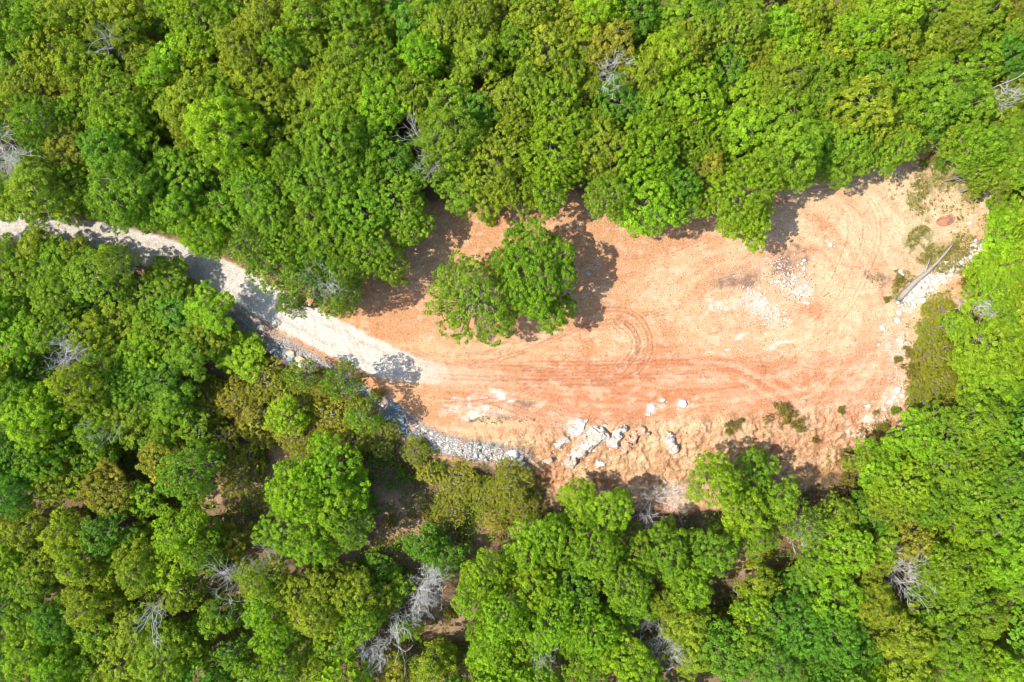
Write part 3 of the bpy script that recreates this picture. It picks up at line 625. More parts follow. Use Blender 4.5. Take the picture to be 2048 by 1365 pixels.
for i, (px, py, sz, sp, ln, dp, lb) in enumerate(BARE):
    a, b = bare_mesh(700 + i, sz * 1.25, sp * 1.15, (ln[0] * .45, ln[1] * .45), dp)
    v = np.empty(len(b.vertices) * 3, np.float32); b.vertices.foreach_get("co", v); v = v.reshape(-1, 3); cen = v.mean(0)
    k = sz * .58 / np.percentile(np.hypot(v[:, 0] - cen[0], v[:, 1] - cen[1]), 90); zk = (3.6 if i in (0, 18) else 5.2 if px > 700 and py > 1000 else 6.6) / cen[2]
    X0, Y0, z0 = at(px, py, cen[2] * zk); X0 -= cen[0] * k; Y0 -= cen[1] * k; z0 = ground_z(X0, Y0)
    root = empty("bare_tree", (X0, Y0, z0))
    link("trunk", a, root); link("branches", b, root)
    root.scale = (k, k, zk); tag(root, lb, "bare tree", "leafless trees in the wood"); bases.append((X0, Y0, 1.5, 'B'))

# ------------------------------------------------------------------ shrubs on and around the pad
def shrub_proto(seed, R, Ht, n, leaf):
    r = np.random.default_rng(seed); m = 9
    c = np.stack([r.normal(0, R * .42, m), r.normal(0, R * .42, m), r.uniform(.35, .8, m) * Ht], 1); k = n // m
    d = r.normal(0, 1, (m, k, 3)); d /= np.linalg.norm(d, axis=2)[..., None]
    P = (c[:, None, :] + d * (R * .42) * r.uniform(.4, 1, (m, k, 1))).reshape(-1, 3); P[:, 2] = np.maximum(P[:, 2], .06)
    s = leaf * r.uniform(.7, 1.3, len(P)); V = quads(r, P, d.reshape(-1, 3) + r.normal(0, .5, (len(P), 3)) + np.array([0, 0, .4]), s, s * .6)
    t = Tubes()
    for q in c: t.add(wob(r, (0, 0, -.1), q, 5, .04), np.linspace(.03, .01, 5), 4)
    return leaf_mesh("foliage", V, r.random(len(P)), M_LEAF), t.mesh("stems", M_BARK), R
SP = [shrub_proto(800 + i, 1.0, 1.2, 700, .085) for i in range(4)]
OL = (.21, .20, .040, .6); GR = (.15, .26, .024, .4); YL = (.25, .31, .014, .5)
SHRUBS = [(1562, 822, 24, OL, "olive bush on the dirt bank, largest on the bare slope"), (1588, 850, 18, OL, "straggly dry bush just right of the bank's largest bush"), (1682, 820, 11, OL, "tiny dark bush on the bank left of a white stone"),
          (1790, 822, 14, GR, "small green bush at the pad's lower right corner"), (1764, 853, 20, OL, "low olive bush near the pad's lower right corner"), (1470, 848, 15, OL, "small weedy bush on the bank, left of its largest bush"),
          (1460, 866, 10, OL, "sparse dark weed low on the bank"), (848, 888, 15, YL, "bright yellow-green bush at the ditch's lower side"), (1878, 328, 19, GR, "rounded green bush in the weedy upper right corner"), (1940, 332, 19, YL, "yellow-green bush at the wood's edge above the rusty lid"),
          (980, 445, 16, YL, "yellowish bush under the trees at the pad's upper edge"), (1795, 720, 12, OL, "small olive bush on the right side of the pad"), (1822, 745, 20, OL, "olive bush in front of the right-hand cedars"), (1824, 705, 14, OL, "dull bush at the right edge above the olive one"),
          (1930, 565, 22, OL, "olive shrub between the white rubble and right-hand trees"), (1960, 520, 20, GR, "green shrub at the upper end of the white rubble"), (1826, 735, 9, YL, "lime tuft beside the right-hand cedars"), (1832, 790, 9, YL, "lime tuft at the right cedars' lower side"),
          (1690, 910, 18, OL, "olive shrub where the bank meets the lower right wood"), (1722, 905, 20, YL, "yellow-green shrub at the lower right wood's tip"), (1800, 560, 12, OL, "low weed clump left of the grey log"), (1885, 665, 22, YL, "lime bush under the big bright tree on the right"),
          (1630, 880, 10, OL, "sparse weed on the bank's right half"), (760, 790, 22, OL, "thin olive bush over the ditch stones"), (710, 800, 26, OL, "thin olive bush left of the ditch stones"), (665, 770, 24, OL, "olive bush over the ditch's white stones"), (640, 745, 18, OL, "small olive bush by the ditch's upper stones"),
          (1775, 598, 10, OL, "dry weed at the grey log's lower end"), (880, 930, 18, GR, "green shrub below the white rubble"), (925, 935, 16, OL, "low olive shrub below the white rubble"), (1060, 985, 22, OL, "olive shrub at the bank's lower left foot"), (1690, 960, 24, OL, "olive shrub left of the lower right wood"),
          (740, 1000, 26, GR, "dark green shrub in the shaded glade"), (800, 960, 24, GR, "green shrub in the glade below the ditch"), (780, 1040, 18, OL, "olive shrub in the glade's middle"), (860, 1040, 26, OL, "olive shrub left of the cedar thicket"), (920, 1070, 24, OL, "olive shrub under the cedar thicket"), (1010, 1060, 22, OL, "brownish shrub right of the cedar thicket"),
          (1080, 1035, 20, OL, "olive shrub between the thicket and the lime trees"), (900, 1230, 20, OL, "dry shrub in the lower glade"), (880, 1290, 24, GR, "green shrub at the lower glade's foot"), (1520, 1120, 24, YL, "yellow-green shrub beside the small bare patch below the bank"), (1850, 1065, 24, OL, "olive shrub by the bare patch in the right wood"), (790, 1095, 16, GR, "small green shrub in the glade beside the deep-green trees")]
for i, (px, py, r, c, lb) in enumerate(SHRUBS):
    p = SP[i % 4]; X0, Y0, z0 = at(px, py, .5); s = r / PPM / p[2]
    root = empty("shrub", (X0, Y0, ground_z(X0, Y0)), random.uniform(0, 6)); root.scale = (s, s, s * random.uniform(.9, 1.3))
    f = link("foliage", p[0], root); link("stems", p[1], root); f.color = c; tag(root, lb, "shrub", "shrubs round the dirt pad")

# ------------------------------------------------------------------ undergrowth and weeds (nobody could count them)
def clumps(name, pts, rad, hgt, nleaf, leaf, tints, mat, label):
    r = RNG; n = len(pts); z = height(pts[:, 0], pts[:, 1])
    d = r.normal(0, 1, (n, nleaf, 3)); d /= np.linalg.norm(d, axis=2)[..., None]
    P = d * np.sqrt(r.uniform(.2, 1, (n, nleaf, 1))) * np.stack([rad, rad, hgt * .5], 1)[:, None, :]
    P = P + np.stack([pts[:, 0], pts[:, 1], z + hgt * .5 + .02], 1)[:, None, :]
    N = d + r.normal(0, .5, d.shape) + np.array([0, 0, .5]); s = leaf * r.uniform(.6, 1.4, n * nleaf)
    me = leaf_mesh(name, quads(r, P.reshape(-1, 3), N.reshape(-1, 3), s, s * .65), r.random(n * nleaf), mat, np.repeat(tints, nleaf, axis=0))
    return tag(link(name, me), label, None, None, "stuff")
N = 9500; up = np.stack([RNG.uniform(-58, 58, N), RNG.uniform(-40, 40, N)], 1)
sdu = in_clear(up[:, 0], up[:, 1]); keep = (sdu < -.7) & (fbm(up[:, 0] / 3, up[:, 1] / 3, 3, 131) > .36)
for g in [(800, 1060, 55), (560, 930, 35), (880, 1262, 65), (1505, 1140, 45), (1840, 1068, 30), (1080, 965, 60), (1100, 1000, 50), (440, 985, 35), (690, 1110, 25), (590, 1270, 25)]:
    gx_, gy_ = flat(g[0], g[1]); keep &= (np.hypot(up[:, 0] - gx_, up[:, 1] - gy_) > g[2] / PPM) | (RNG.random(N) < .12)
keep &= dist_poly(up[:, 0], up[:, 1], ROADP) > 2.6
up = up[keep]; n = len(up); hu = RNG.uniform(.4, 3.4, n) * RNG.uniform(.5, 1, n)
tn = np.array([(.17, .29, .02), (.22, .33, .02), (.23, .24, .03), (.14, .26, .024)])[RNG.integers(0, 4, n)] * RNG.uniform(.8, 1.2, (n, 1))
clumps("undergrowth", up, .42 + hu * .30, hu, 56, .095, tn, M_UNDER, "green undergrowth of brambles and saplings on the forest floor")
wp = []; wk = []
for (px, py, rx, ry, n) in [(1870, 350, 42, 44, 260), (1840, 395, 26, 36, 140), (1945, 392, 24, 16, 90), (1842, 490, 30, 38, 420), (1895, 520, 46, 30, 420), (1930, 490, 26, 24, 160), (1810, 575, 26, 34, 260), (1875, 318, 40, 24, 130), (1930, 440, 40, 40, 90), (1800, 380, 34, 34, 16), (1890, 420, 60, 30, 60), (1950, 560, 40, 30, 120), (1870, 590, 40, 26, 70),
                           (1560, 850, 60, 30, 40), (1000, 840, 70, 8, 40), (1760, 870, 50, 24, 120), (1710, 930, 40, 24, 150), (1100, 985, 60, 40, 160), (1020, 935, 60, 20, 70), (850, 900, 40, 20, 70), (1480, 930, 90, 30, 30), (800, 1060, 70, 70, 420), (880, 1262, 80, 50, 520), (1050, 985, 90, 50, 380), (850, 1000, 120, 80, 420), (1700, 930, 60, 40, 200), (1640, 870, 120, 40, 40), (1745, 555, 20, 20, 12), (1830, 680, 24, 60, 90)]:
    t = RNG.uniform(0, 6.28, n); q = np.sqrt(RNG.random(n)); cx, cy, _ = at(px, py)
    wp.append(np.stack([cx + np.cos(t) * q * rx / PPM, cy + np.sin(t) * q * ry / PPM], 1))
wp = np.concatenate(wp); n = len(wp); wp = wp[fbm(wp[:, 0] / 1.2, wp[:, 1] / 1.2, 3, 141) > .40]; n = len(wp)
tw = np.array([(.20, .22, .04), (.27, .25, .08), (.17, .23, .035), (.36, .30, .13)])[RNG.integers(0, 4, n)] * RNG.uniform(.8, 1.2, (n, 1))
clumps("weeds", wp, RNG.uniform(.10, .26, n), RNG.uniform(.08, .28, n), 12, .055, tw, M_UNDER, "olive weeds and dry grass tufts in the pad's corners")

# ------------------------------------------------------------------ wood beyond the photograph's frame: one mass
def far_wood():
    r = np.random.default_rng(77); Vs = []; rn = []; ti = []
    spots = []
    for _ in range(1500):
        x, y = r.uniform(-78, 78), r.uniform(-58, 58)
        ax, ay = abs(x) / 49.5, abs(y) / 33.0
        if max(ax, ay) < 1.0 or dist_poly(np.array([x]), np.array([y]), ROADP)[0] < 4: continue
        if all((x - a) ** 2 + (y - b) ** 2 > 4.6 ** 2 for a, b in spots): spots.append((x, y))
    for x, y in spots:
        z = ground_z(x, y); Ht = r.uniform(8.6, 10.5); R = r.uniform(2.6, 3.6); n = 900
        d = r.normal(0, 1, (n, 3)); d[:, 2] = np.abs(d[:, 2]) - .25; d /= np.linalg.norm(d, axis=1)[:, None]
        a = np.arctan2(d[:, 1], d[:, 0]); lump = 1 + .16 * np.sin(3 * a + x) + .14 * np.sin(7 * d[:, 2] + 5 * a + y)
        P = np.array([x, y, z + Ht * .62]) + d * np.array([R, R, Ht * .38]) * (lump * r.uniform(.8, 1.03, n))[:, None]
        s = r.uniform(.2, .36, n); Vs.append(quads(r, P, d + r.normal(0, .4, (n, 3)) + np.array([0, 0, .3]), s, s * .75)); rn.append(r.random(n))
        c = np.array([(.205, .350, .018), (.258, .425, .014), (.258, .350, .020), (.140, .300, .022)][r.integers(0, 4)]) * r.uniform(.88, 1.12)
        ti.append(np.tile(c, (n, 1)))
    me = leaf_mesh("surrounding_forest", np.concatenate(Vs), np.concatenate(rn), M_UNDER, np.concatenate(ti))
    tag(link("surrounding_forest", me), "continuing wood beyond the edges of the photograph", None, None, "stuff")
far_wood()

# ------------------------------------------------------------------ rocks
def rock_proto(seed, cuts=12, fl_=1.0):
    import bmesh
    r = np.random.default_rng(seed); bm = bmesh.new(); bmesh.ops.create_icosphere(bm, subdivisions=3, radius=1.0)
    V = np.array([v.co[:] for v in bm.verts])
    for _ in range(cuts):
        nrm = r.normal(0, 1, 3); nrm /= np.linalg.norm(nrm); d = r.uniform(.55, .85); k = V @ nrm - d
        V = V - np.where(k > 0, k, 0)[:, None] * nrm
    V += r.normal(0, .012, V.shape); V[:, 2] *= fl_
    for v, p in zip(bm.verts, V): v.co = p
    me = bpy.data.meshes.new("stone"); bm.to_mesh(me); bm.free(); me.materials.append(M_ROCK); return me
RP = [rock_proto(600 + i) for i in range(8)]; SLAB = [rock_proto(640 + i, 10, .55) for i in range(6)]
WHITE = (.66, .63, .57, .35); BLUE = (.155, .215, .225, .05); TAN = (.44, .36, .27, .6); GREY = (.34, .32, .29, .2); PINK = (.42, .29, .24, .5)
def stone(px, py, rx, ry, c, label, ang=0, name="stone", h=.6, mesh=None, group=None, cat="stone"):
    X0, Y0, z0 = at(px, py); me = mesh or random.choice(RP)
    o = link(name, me); sx, sy = rx / PPM * 1.2, ry / PPM * 1.2; sz = min(sx, sy) * h
    o.location = (X0, Y0, ground_z(X0, Y0) + sz * .25); o.scale = (sx, sy, max(sz, .03)); o.rotation_euler = (random.uniform(-.15, .15), random.uniform(-.15, .15), math.radians(ang))
    b = random.uniform(.9, 1.08); o.color = (c[0] * b, c[1] * b, c[2] * b, c[3]); tag(o, label, cat, group); return o
SL_LBL = "blue-grey quarried slab in the pile lining the ditch's middle"
for (px, py, rx, ry, a) in [(787, 824, 8, 6, -20), (785, 834, 10, 6, -30), (801, 834, 7, 9, 0), (780, 843, 7, 5, 20), (776, 826, 5, 7, 0), (805, 845, 8, 7, 40), (804, 855, 8, 6, -20), (806, 864, 6, 6, 0), (818, 864, 9, 4, -50), (792, 845, 6, 4, 0), (834, 863, 7, 5, 0), (812, 852, 5, 5, 0), (771, 838, 5, 5, 0), (826, 872, 6, 4, -30), (697, 766, 9, 7, -30), (722, 777, 10, 6, -20), (742, 790, 8, 6, 0), (760, 800, 7, 5, 20)]:
    stone(px, py, rx, ry, BLUE, SL_LBL, a, "flat_rock", .8, random.choice(SLAB), "blue-grey slabs piled in the ditch's middle", "flat stone")
stone(794, 815, 13, 8, BLUE, "largest blue-grey slab, at the top of the ditch's slab pile", -28, "flat_rock", .7, SLAB[0], None, "flat stone")
stone(794, 857, 7, 6, (.25, .36, .42, .02), "bright blue slab at the lower left of the slab pile", 0, "flat_rock", .7, SLAB[1], None, "flat stone")
stone(795, 849, 10, 4, (.62, .6, .55, .2), "long pale stone among the blue-grey slabs", 0, "flat_rock", .7, SLAB[2], None, "flat stone")
stone(824, 847, 11, 9, PINK, "pinkish boulder at the right side of the slab pile", 0, "boulder", .7, RP[3], None, "boulder"); stone(829, 857, 8, 6, PINK, "small pinkish stone below the pinkish boulder", 10)
stone(527, 678, 6, 8, GREY, "round grey boulder at the ditch's upper left end", 0, "boulder", .9, RP[1], None, "boulder")
UP = "blue-grey stone in the cluster at the ditch's upper end"
for (px, py, rx, ry) in [(555, 692, 5, 4), (547, 690, 4, 5), (540, 697, 5, 4), (531, 692, 4, 4), (559, 704, 5, 6), (553, 711, 6, 5), (547, 701, 5, 4), (537, 688, 4, 3), (564, 695, 4, 4), (570, 712, 4, 3), (534, 699, 4, 3), (543, 706, 4, 4), (550, 697, 3, 4), (560, 688, 4, 3)]:
    stone(px, py, rx, ry, (.34, .37, .36, .1), UP, random.uniform(0, 180), "stone", .8, None, "stones at the ditch's upper end")
stone(568, 703, 7, 5, BLUE, "dark blue slab in the ditch's upper stone cluster", 20, "flat_rock", .8, SLAB[3], None, "flat stone"); stone(577, 721, 8, 6, (.24, .34, .38, .02), "flat blue slab below the tan boulder at the ditch's upper end", 10, "flat_rock", .7, SLAB[4], None, "flat stone")
stone(583, 709, 10, 7, (.60, .55, .45, .4), "tan and white boulder in the ditch's upper stones", -10, "boulder", .8, RP[2], None, "boulder"); stone(602, 719, 11, 7, (.66, .5, .34, .8), "orange-stained boulder right of the flat blue slab", -15, "boulder", .8, RP[5], None, "boulder")
stone(600, 731, 7, 6, WHITE, "white stone below the orange-stained boulder"); stone(758, 823, 9, 8, TAN, "tan boulder left of the blue-grey slabs", 0, "boulder", .8, RP[6], None, "boulder")
for (px, py, rx, ry) in [(635, 752, 6, 5), (634, 765, 6, 6), (636, 776, 5, 5), (648, 760, 4, 5), (655, 772, 5, 4), (670, 780, 5, 4), (712, 795, 6, 5), (735, 808, 6, 4), (748, 815, 5, 5), (690, 790, 5, 4), (766, 812, 5, 4)]:
    stone(px, py, rx, ry, WHITE, "white stone half hidden by olive bushes along the ditch", random.uniform(0, 180), "stone", .8, None, "white stones under the ditch bushes")
# white chips along the lower ditch
dl = np.array(DITCH)
for k in range(95):
    t = random.uniform(.62, .985); j = t * (len(dl) - 1); i0 = int(j); p = dl[i0] * (1 - j + i0) + dl[min(i0 + 1, len(dl) - 1)] * (j - i0)
    w = 1.0 - .45 * (t - .62) / .36; x = p[0] + random.gauss(0, .3); y = p[1] + random.uniform(-w, w) * .9
    r = random.uniform(.10, .26); o = link("stone", random.choice(RP)); o.scale = (r * 1.15, r * .9, r * .7); o.location = (x, y, ground_z(x, y) + r * .2); o.rotation_euler = (0, 0, random.uniform(0, 6))
    o.color = (.62, .60, .55, .2) if random.random() < .75 else (.45, .43, .38, .1)
    tag(o, "small pale stone in the white rubble filling the ditch's lower end", "stone", "rubble of the ditch's lower end")
stone(1026, 908, 10, 12, (.74, .72, .68, .1), "big bright white block at the ditch rubble's right end", 10, "boulder", .8, RP[0], None, "boulder"); stone(1039, 917, 7, 9, (.66, .63, .57, .2), "white boulder right of the big white block", 0, "boulder", .8, RP[4], None, "boulder"); stone(1044, 929, 7, 9, (.66, .63, .57, .2), "lower white boulder below the big white block", 0, "boulder", .8, RP[5], None, "boulder")
# limestone outcrops in the bank
def outcrop(pts, rad, hgt, c, label, seed, name="limestone_outcrop"):
    """one weathered ledge along a line of points: a closed lumpy mesh"""
    r = np.random.default_rng(seed); P = np.array(smooth_line([at(*p)[:2] for p in pts], 5)); Rr = np.interp(np.linspace(0, 1, len(P)), np.linspace(0, 1, len(rad)), rad) * 1.25 / PPM
    g0, g1 = P.min(0) - Rr.max() - .3, P.max(0) + Rr.max() + .3
    xs = np.arange(g0[0], g1[0], .07); ys = np.arange(g0[1], g1[1], .07); A, B = np.meshgrid(xs, ys); sh = A.shape; a = A.ravel(); b = B.ravel()
    best = np.full(a.shape, -9.0); wa = a + .55 * (fbm(a / .6, b / .6, 4, seed) - .5) * 2; wb = b + .55 * (fbm(a / .6, b / .6, 4, seed + 9) - .5) * 2
    for p, q in zip(P, Rr): best = np.maximum(best, 1 - np.hypot(wa - p[0], wb - p[1]) / q)
    ledge = sm(0, .22, best) * .42 + sm(.28, .36, best + .4 * (fbm(a / .5, b / .5, 4, seed + 4) - .5)) * .28 + sm(.52, .58, best + .4 * (fbm(a / .4, b / .4, 4, seed + 6) - .5)) * .2 + .1 * np.clip(best, 0, 1)
    z = height(a, b, False) - .30 + (hgt + .30) * ledge * (.8 + .4 * fbm(a / .45, b / .45, 3, seed + 2)) + .05 * fbm(a / .12, b / .12, 2, seed + 3)
    ok = (best > -.12).reshape(sh); I = np.arange(a.size).reshape(sh); q = ok[:-1, :-1] & ok[1:, :-1] & ok[:-1, 1:] & ok[1:, 1:]
    F = np.stack([I[:-1, :-1], I[:-1, 1:], I[1:, 1:], I[1:, :-1]], -1)[q]; used = np.unique(F); mp = np.full(a.size, -1); mp[used] = np.arange(len(used))
    V = np.stack([a, b, z], 1)[used]; me = mesh_np(name, V, mp[F], M_ROCK)
    o = link(name, me); o.color = c; tag(o, label, "rock outcrop"); return o
outcrop([(1142, 924), (1160, 903), (1180, 885), (1196, 873)], (10, 14, 17, 20), .75, (.62, .57, .49, .75), "largest white limestone outcrop, long and slanting, in the middle of the bank", 11)
outcrop([(1226, 890), (1234, 872), (1247, 856)], (8, 11, 8), .6, (.62, .57, .49, .55), "narrow white limestone ledge right of the largest outcrop", 22)
outcrop([(1155, 866), (1160, 852)], (13, 14), .3, (.66, .63, .57, .3), "rounded white outcrop above the largest one's left side", 33)
outcrop([(1118, 888), (1136, 878)], (8, 9), .3, (.62, .57, .49, .6), "low white outcrop left of the rounded one", 44)
outcrop([(1265, 878), (1272, 866), (1296, 866)], (9, 10, 6), .5, (.62, .42, .28, .8), "reddish rock ledge with dark undercut right of the narrow ledge", 55)
outcrop([(1338, 876), (1342, 890), (1348, 900)], (12, 11, 7), .75, (.62, .57, .49, .5), "separate white outcrop standing to the right on the bank", 66)
outcrop([(1198, 930), (1206, 930)], (9, 8), .25, (.76, .7, .6, .5), "small white outcrop low on the bank below the largest", 77)
outcrop([(1248, 905), (1256, 890)], (10, 12), .3, (.6, .4, .26, .9), "orange mound of rock below the narrow ledge", 88)
stone(1098, 920, 9, 8, (.6, .46, .36, .5), "brown-white boulder at the gully's head on the bank", 10, "boulder", 1.0, RP[7], None, "boulder"); stone(1088, 925, 6, 5, WHITE, "small white stone beside the boulder at the gully's head"); stone(1211, 853, 5, 4, WHITE, "small white stone between the two largest bank outcrops")
for (px, py, rx, ry, lb) in [(1303, 813, 9, 5, "flat white rock at the pad's lower edge, left one of the upper pair"), (1324, 801, 7, 5, "flat white rock on the pad above the bank, middle of three"), (1366, 808, 10, 7, "white rock at the pad's lower edge, rightmost of three"), (1295, 830, 5, 3, "thin white chip just below the pad's lower edge"),
                            (1735, 812, 7, 5, "bright white stone on the bank's right end"), (1608, 802, 5, 4, "pale tan stone right of the bank's largest bush"), (1176, 547, 5, 4, "pale stone in the shadow of the big round tree"), (1193, 533, 4, 3, "brownish stone above the pale one in the round tree's shadow"), (1660, 490, 5, 5, "white stone alone on the upper pad"),
                            (1800, 543, 6, 5, "white stone on weeds left of the grey log"), (1805, 549, 5, 4, "second white stone on weeds left of the grey log, lower"), (1891, 525, 4, 3, "white stone alone in the grass right of the grey log"), (1844, 601, 8, 7, "white boulder below the white rubble band"), (1847, 618, 5, 5, "small white stone beside the upper right cedar"),
                            (1799, 626, 6, 5, "white stone below the grey log's thick end, upper"), (1795, 640, 6, 5, "white stone below the grey log's thick end, lower"), (1765, 656, 5, 5, "white stone on pink dirt left of the right-hand cedars"), (1758, 690, 4, 3, "small pale stone at the pad's right side"), (1798, 680, 5, 4, "white stone at the pad's right edge, middle"),
                            (1795, 780, 7, 7, "white rock at the right edge, upper of a string"), (1803, 793, 6, 6, "white rock at the right edge beside the cedars' foot"), (1778, 806, 8, 4, "long white rock left of the small green bush"), (1770, 818, 5, 4, "white stone just left of the small green bush"), (1735, 842, 8, 3, "thin white rock in the bank's right-hand wash"),
                            (1940, 446, 6, 4, "white stone pair right of the rusty lid"), (1805, 382, 3, 2, "tiny white stone in the upper right weeds"), (1196, 437, 5, 4, "white stone at the wood's edge above the pad"), (1455, 700, 5, 2, "thin white chip on the middle of the pad"), (1182, 430, 4, 3, "small pale stone at the wood's edge above the pad"),
                            (1610, 606, 9, 3, "thin white rock under the rubble on the pad's middle"), (1587, 603, 4, 3, "tan stone under the white rubble on the pad's middle")]:
    stone(px, py, rx, ry, WHITE if "tan" not in lb and "brown" not in lb else TAN, lb, random.uniform(-20, 20))
# rubble bands: countable chunks
def band(pts, n, w, rlo, rhi, label, group):
    P = np.array(smooth_line(fl(pts), 5))
    for k in range(n):
        p = P[random.randrange(len(P))]; x, y = p[0] + random.gauss(0, w / PPM), p[1] + random.gauss(0, w / PPM); r = random.uniform(rlo, rhi) * random.uniform(.6, 1) / PPM
        o = link("stone", random.choice(RP)); o.scale = (r * random.uniform(1, 1.4), r, r * .7); o.location = (x, y, ground_z(x, y) + r * .2); o.rotation_euler = (0, 0, random.uniform(0, 6)); o.color = WHITE; tag(o, label, "stone", group)
band([(1812, 608), (1822, 592), (1838, 578), (1858, 563)], 62, 8, 3, 7, "white limestone chunk in the rubble beside the grey log", "white rubble beside the log")
band([(1858, 565), (1890, 552), (1912, 535), (1930, 522), (1948, 506), (1962, 497)], 52, 6, 2.5, 7, "white limestone chunk in the rubble trailing up toward the right wood", "white rubble trailing to the wood")
band([(1944, 487), (1950, 492)], 6, 4, 3, 6, "white chunk at the top end of the rubble trail", "top end of the white rubble")
band([(1497, 590), (1510, 612), (1535, 622), (1555, 638)], 40, 11, 1.2, 4.2, "small white chunk in the slanting rubble streak on the pad", "rubble streak on the pad")
band([(1592, 588), (1600, 578), (1608, 574)], 22, 5, 1.5, 4.5, "small white chunk in the compact rubble heap on the pad", "compact rubble heap on the pad")
band([(1545, 532), (1560, 552), (1560, 572), (1587, 558), (1602, 532)], 24, 7, 2, 5, "white stone scattered among the brown debris on the pad", "stones among the brown debris")
band([(1120, 905), (1160, 915), (1205, 905), (1250, 890)], 26, 14, 1.5, 4.5, "limestone fragment scattered round the bank's white outcrops", "fragments round the outcrops")
band([(1300, 815), (1360, 815)], 8, 8, 1.5, 3.5, "white fragment at the pad's lower edge beside the flat white rocks", "fragments by the flat white rocks")
# loose gravel: nobody could count it
def gravel():
    r = np.random.default_rng(99); pts = []; c = []
    def strip(P, n, w, cols):
        P = np.array(P); i = r.integers(0, len(P) - 1, n); t = r.random((n, 1)); q = P[i] * (1 - t) + P[i + 1] * t
        pts.append(q + r.uniform(-w, w, (n, 2))); c.append(np.array(cols)[r.integers(0, len(cols), n)])
    strip(DITCH, 5200, 1.0, [(.30, .29, .27), (.42, .40, .36), (.60, .57, .51), (.18, .19, .19), (.38, .28, .20)])  # grey and tan stones, darker tones also carry the ditch's shadow
    strip(smooth_line(fl([(870, 885), (950, 905), (1040, 922)]), 5), 1800, .8, [(.72, .69, .62), (.8, .77, .7), (.5, .47, .4)])
    strip(smooth_line(fl([(1497, 590), (1520, 615), (1560, 640)]), 5), 800, 1.1, [(.74, .70, .62), (.68, .6, .48)])
    strip(smooth_line(fl([(1812, 610), (1850, 572), (1920, 530), (1960, 500)]), 5), 1500, .7, [(.76, .73, .66), (.66, .6, .5)])
    strip(smooth_line(fl([(1540, 530), (1580, 560), (1600, 580)]), 5), 700, 1.5, [(.7, .6, .46), (.76, .72, .64), (.3, .2, .14)])
    strip(smooth_line(fl([(1780, 640), (1800, 720), (1790, 800), (1730, 850)]), 5), 900, 1.3, [(.7, .58, .44), (.74, .68, .6)])
    strip(smooth_line(fl([(1000, 400), (1200, 430), (1400, 400)]), 5), 700, 1.2, [(.6, .42, .28), (.66, .58, .48)])
    strip(smooth_line(fl([(1050, 880), (1300, 900), (1650, 900)]), 5), 1800, 3.5, [(.62, .42, .25), (.45, .24, .13), (.68, .55, .38)])
    strip(smooth_line(fl([(1100, 560), (1400, 620), (1800, 560)]), 5), 1500, 7, [(.62, .44, .28), (.42, .22, .12), (.7, .56, .4)])
    p = np.concatenate(pts); cc = np.concatenate(c); n = len(p); z = height(p[:, 0], p[:, 1]); s = r.uniform(.025, .085, n)
    oc = np.array([(1, 0, 0), (0, 1, 0), (-1, 0, 0), (0, -1, 0), (0, 0, .8), (0, 0, -.5)]); a = r.uniform(0, 6.28, n)
    V = oc[None] * s[:, None, None] * r.uniform(.7, 1.3, (n, 6, 1)); x = V[..., 0] * np.cos(a)[:, None] - V[..., 1] * np.sin(a)[:, None]; y = V[..., 0] * np.sin(a)[:, None] + V[..., 1] * np.cos(a)[:, None]
    V = np.stack([x + p[:, :1], y + p[:, 1:], V[..., 2] + z[:, None] + s[:, None] * .3], -1)
    f = np.array([(0, 1, 4), (1, 2, 4), (2, 3, 4), (3, 0, 4), (1, 0, 5), (2, 1, 5), (3, 2, 5), (0, 3, 5)])
    me = mesh_np("gravel", V.reshape(-1, 3), (np.arange(n)[:, None, None] * 6 + f[None]).reshape(-1, 3), M_RUBBLE)
    t = me.attributes.new("tint", 'FLOAT_COLOR', 'POINT'); t.data.foreach_set("color", np.repeat(np.concatenate([cc * .66, np.ones((n, 1))], 1), 6, axis=0).astype(np.float32).ravel())
    tag(link("gravel", me), "loose grey and white gravel in the ditch and over the pad", None, None, "stuff")
gravel()

# ------------------------------------------------------------------ fallen log
M_LOG = bark_material('weathered_log', (.17, .14, .115), (.36, .32, .275))
def log():
    A = np.array(at(1794, 602)); B = np.array(at(1904, 490)); root = empty("fallen_log", (A[0], A[1], ground_z(A[0], A[1])))
    r = np.random.default_rng(5); t = Tubes(); d = (B - A); d[2] = 0; L = np.linalg.norm(d); d /= L; nn = np.array([-d[1], d[0], 0])
    s = np.linspace(0, L, 14); pts = np.array([d * q + nn * .10 * math.sin(q * .9) + np.array([0, 0, .22 + .10 * q / L]) for q in s]) + r.normal(0, .02, (14, 3))
    t.add(pts, np.interp(s, [0, L * .5, L * .62, L], [.29, .24, .15, .08]) * r.uniform(.93, 1.07, 14), 10); link("trunk", t.mesh("trunk", M_LOG), root)
    def limb(f, side, ln, rad, fw):
        q = Tubes(); p = pts[int(f * 13)]; e = p + (nn * side + d * fw) * ln + np.array([0, 0, .25]); q.add(wob(r, p, e, 4, .03), np.linspace(rad, rad * .3, 4), 6); link("branch_stub", q.mesh("branch_stub", M_LOG), root)
    limb(.50, .45, 1.7, .13, .9); limb(.25, .9, .55, .06, -.1); limb(.48, .9, .4, .05, .2); limb(.75, -.8, .35, .06, .3); limb(.42, -.9, .4, .07, .3)
    tag(root, "long pale grey fallen log with a forked limb lying in the weeds", "log")
log()
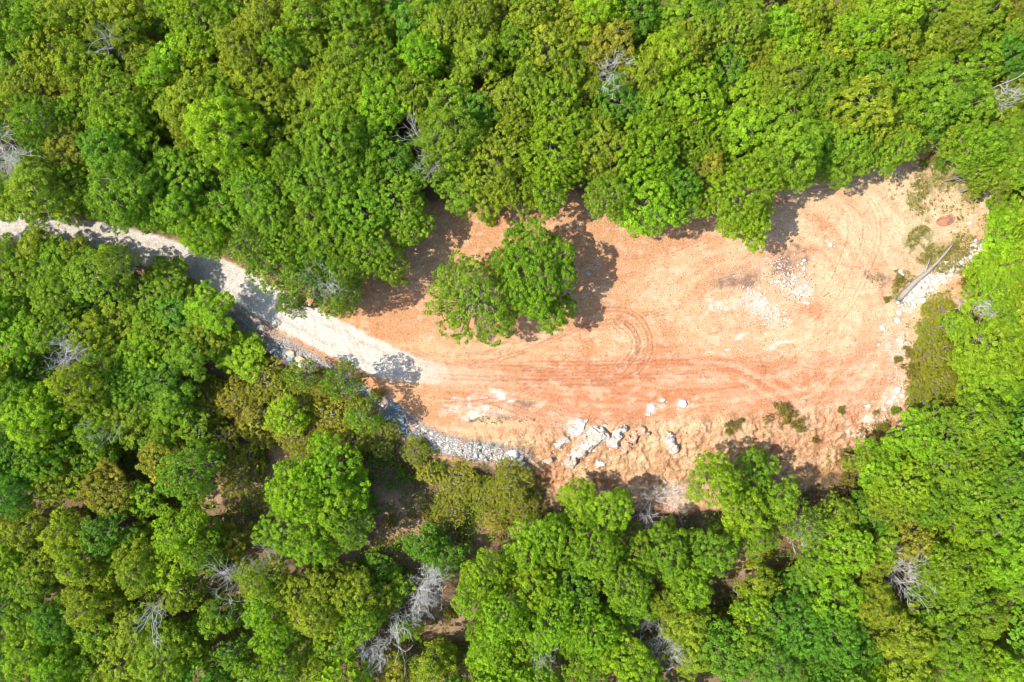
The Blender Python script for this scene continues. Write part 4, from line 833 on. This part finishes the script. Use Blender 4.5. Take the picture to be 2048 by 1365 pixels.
# ------------------------------------------------------------------ rusty lid
def rusty():
    m, n, l, b = new_mat("rusty_steel"); tc = n.new("ShaderNodeTexCoord")
    f = mk_map(n, l, mk_noise(n, l, 2.2, 5, .6, tc.outputs["Object"]), .40, .60, 0, 1)
    l.new(mk_mix(n, l, (.62, .17, .06), (.20, .13, .12), f), b.inputs["Base Color"]); b.inputs["Roughness"].default_value = .75; b.inputs["Metallic"].default_value = .15
    X0, Y0, z0 = at(1891, 442); root = empty("rusty_lid", (X0, Y0, ground_z(X0, Y0)), math.radians(14))
    k = 40; th = np.arange(k) * 2 * math.pi / k; prof = [(0, .13), (.25, .14), (.55, .12), (.80, .05), (.90, .03), (.93, .14), (1.0, .15), (1.03, .02), (1.03, -.2)]
    V = []; rr = 1 + .07 * np.sin(2 * th + 1) + .05 * np.sin(3 * th)
    for q, z in prof: V.append(np.stack([.86 * q * rr * np.cos(th), .54 * q * rr * np.sin(th), np.full(k, z) + .02 * np.sin(3 * th) * q], 1))
    V = np.concatenate(V); J = np.arange(len(prof) * k).reshape(len(prof), k); F = np.stack([J[:-1], np.roll(J[:-1], -1, 1), np.roll(J[1:], -1, 1), J[1:]], -1).reshape(-1, 4)
    link("pan", mesh_np("pan", V, F, m, True), root)
    for (x, y) in ((.05, .0), (.38, .06), (-.42, -.1)):
        t = Tubes(); t.add([(x, y, .10), (x, y, .15), (x, y, .17)], [.05, .05, .03], 8); m2 = t.mesh("bolt", M_BARK); link("bolt", m2, root)
    tag(root, "oval rusty orange metal lid lying in the weedy upper right corner", "metal lid")
rusty()
# fallen sticks on the dirt
for (x0, y0, x1, y1, lb) in [(1646, 594, 1659, 585, "short dark stick lying on the pad right of the rubble"), (1232, 456, 1252, 449, "dark stick at the pad's upper edge under trees"), (1905, 640, 1930, 650, "grey stick on the ground by the right cedars"), (470, 990, 510, 985, "dark curved stick on the bare patch in the lower left wood")]:
    a = at(x0, y0); b = at(x1, y1); root = Tubes(); r = np.random.default_rng(int(x0)); p0 = (a[0], a[1], ground_z(a[0], a[1]) + .05); p1 = (b[0], b[1], ground_z(b[0], b[1]) + .06)
    root.add(wob(r, p0, p1, 5, .03), np.linspace(.055, .03, 5), 6); tag(link("stick", root.mesh("stick", M_BARK)), lb, "stick")
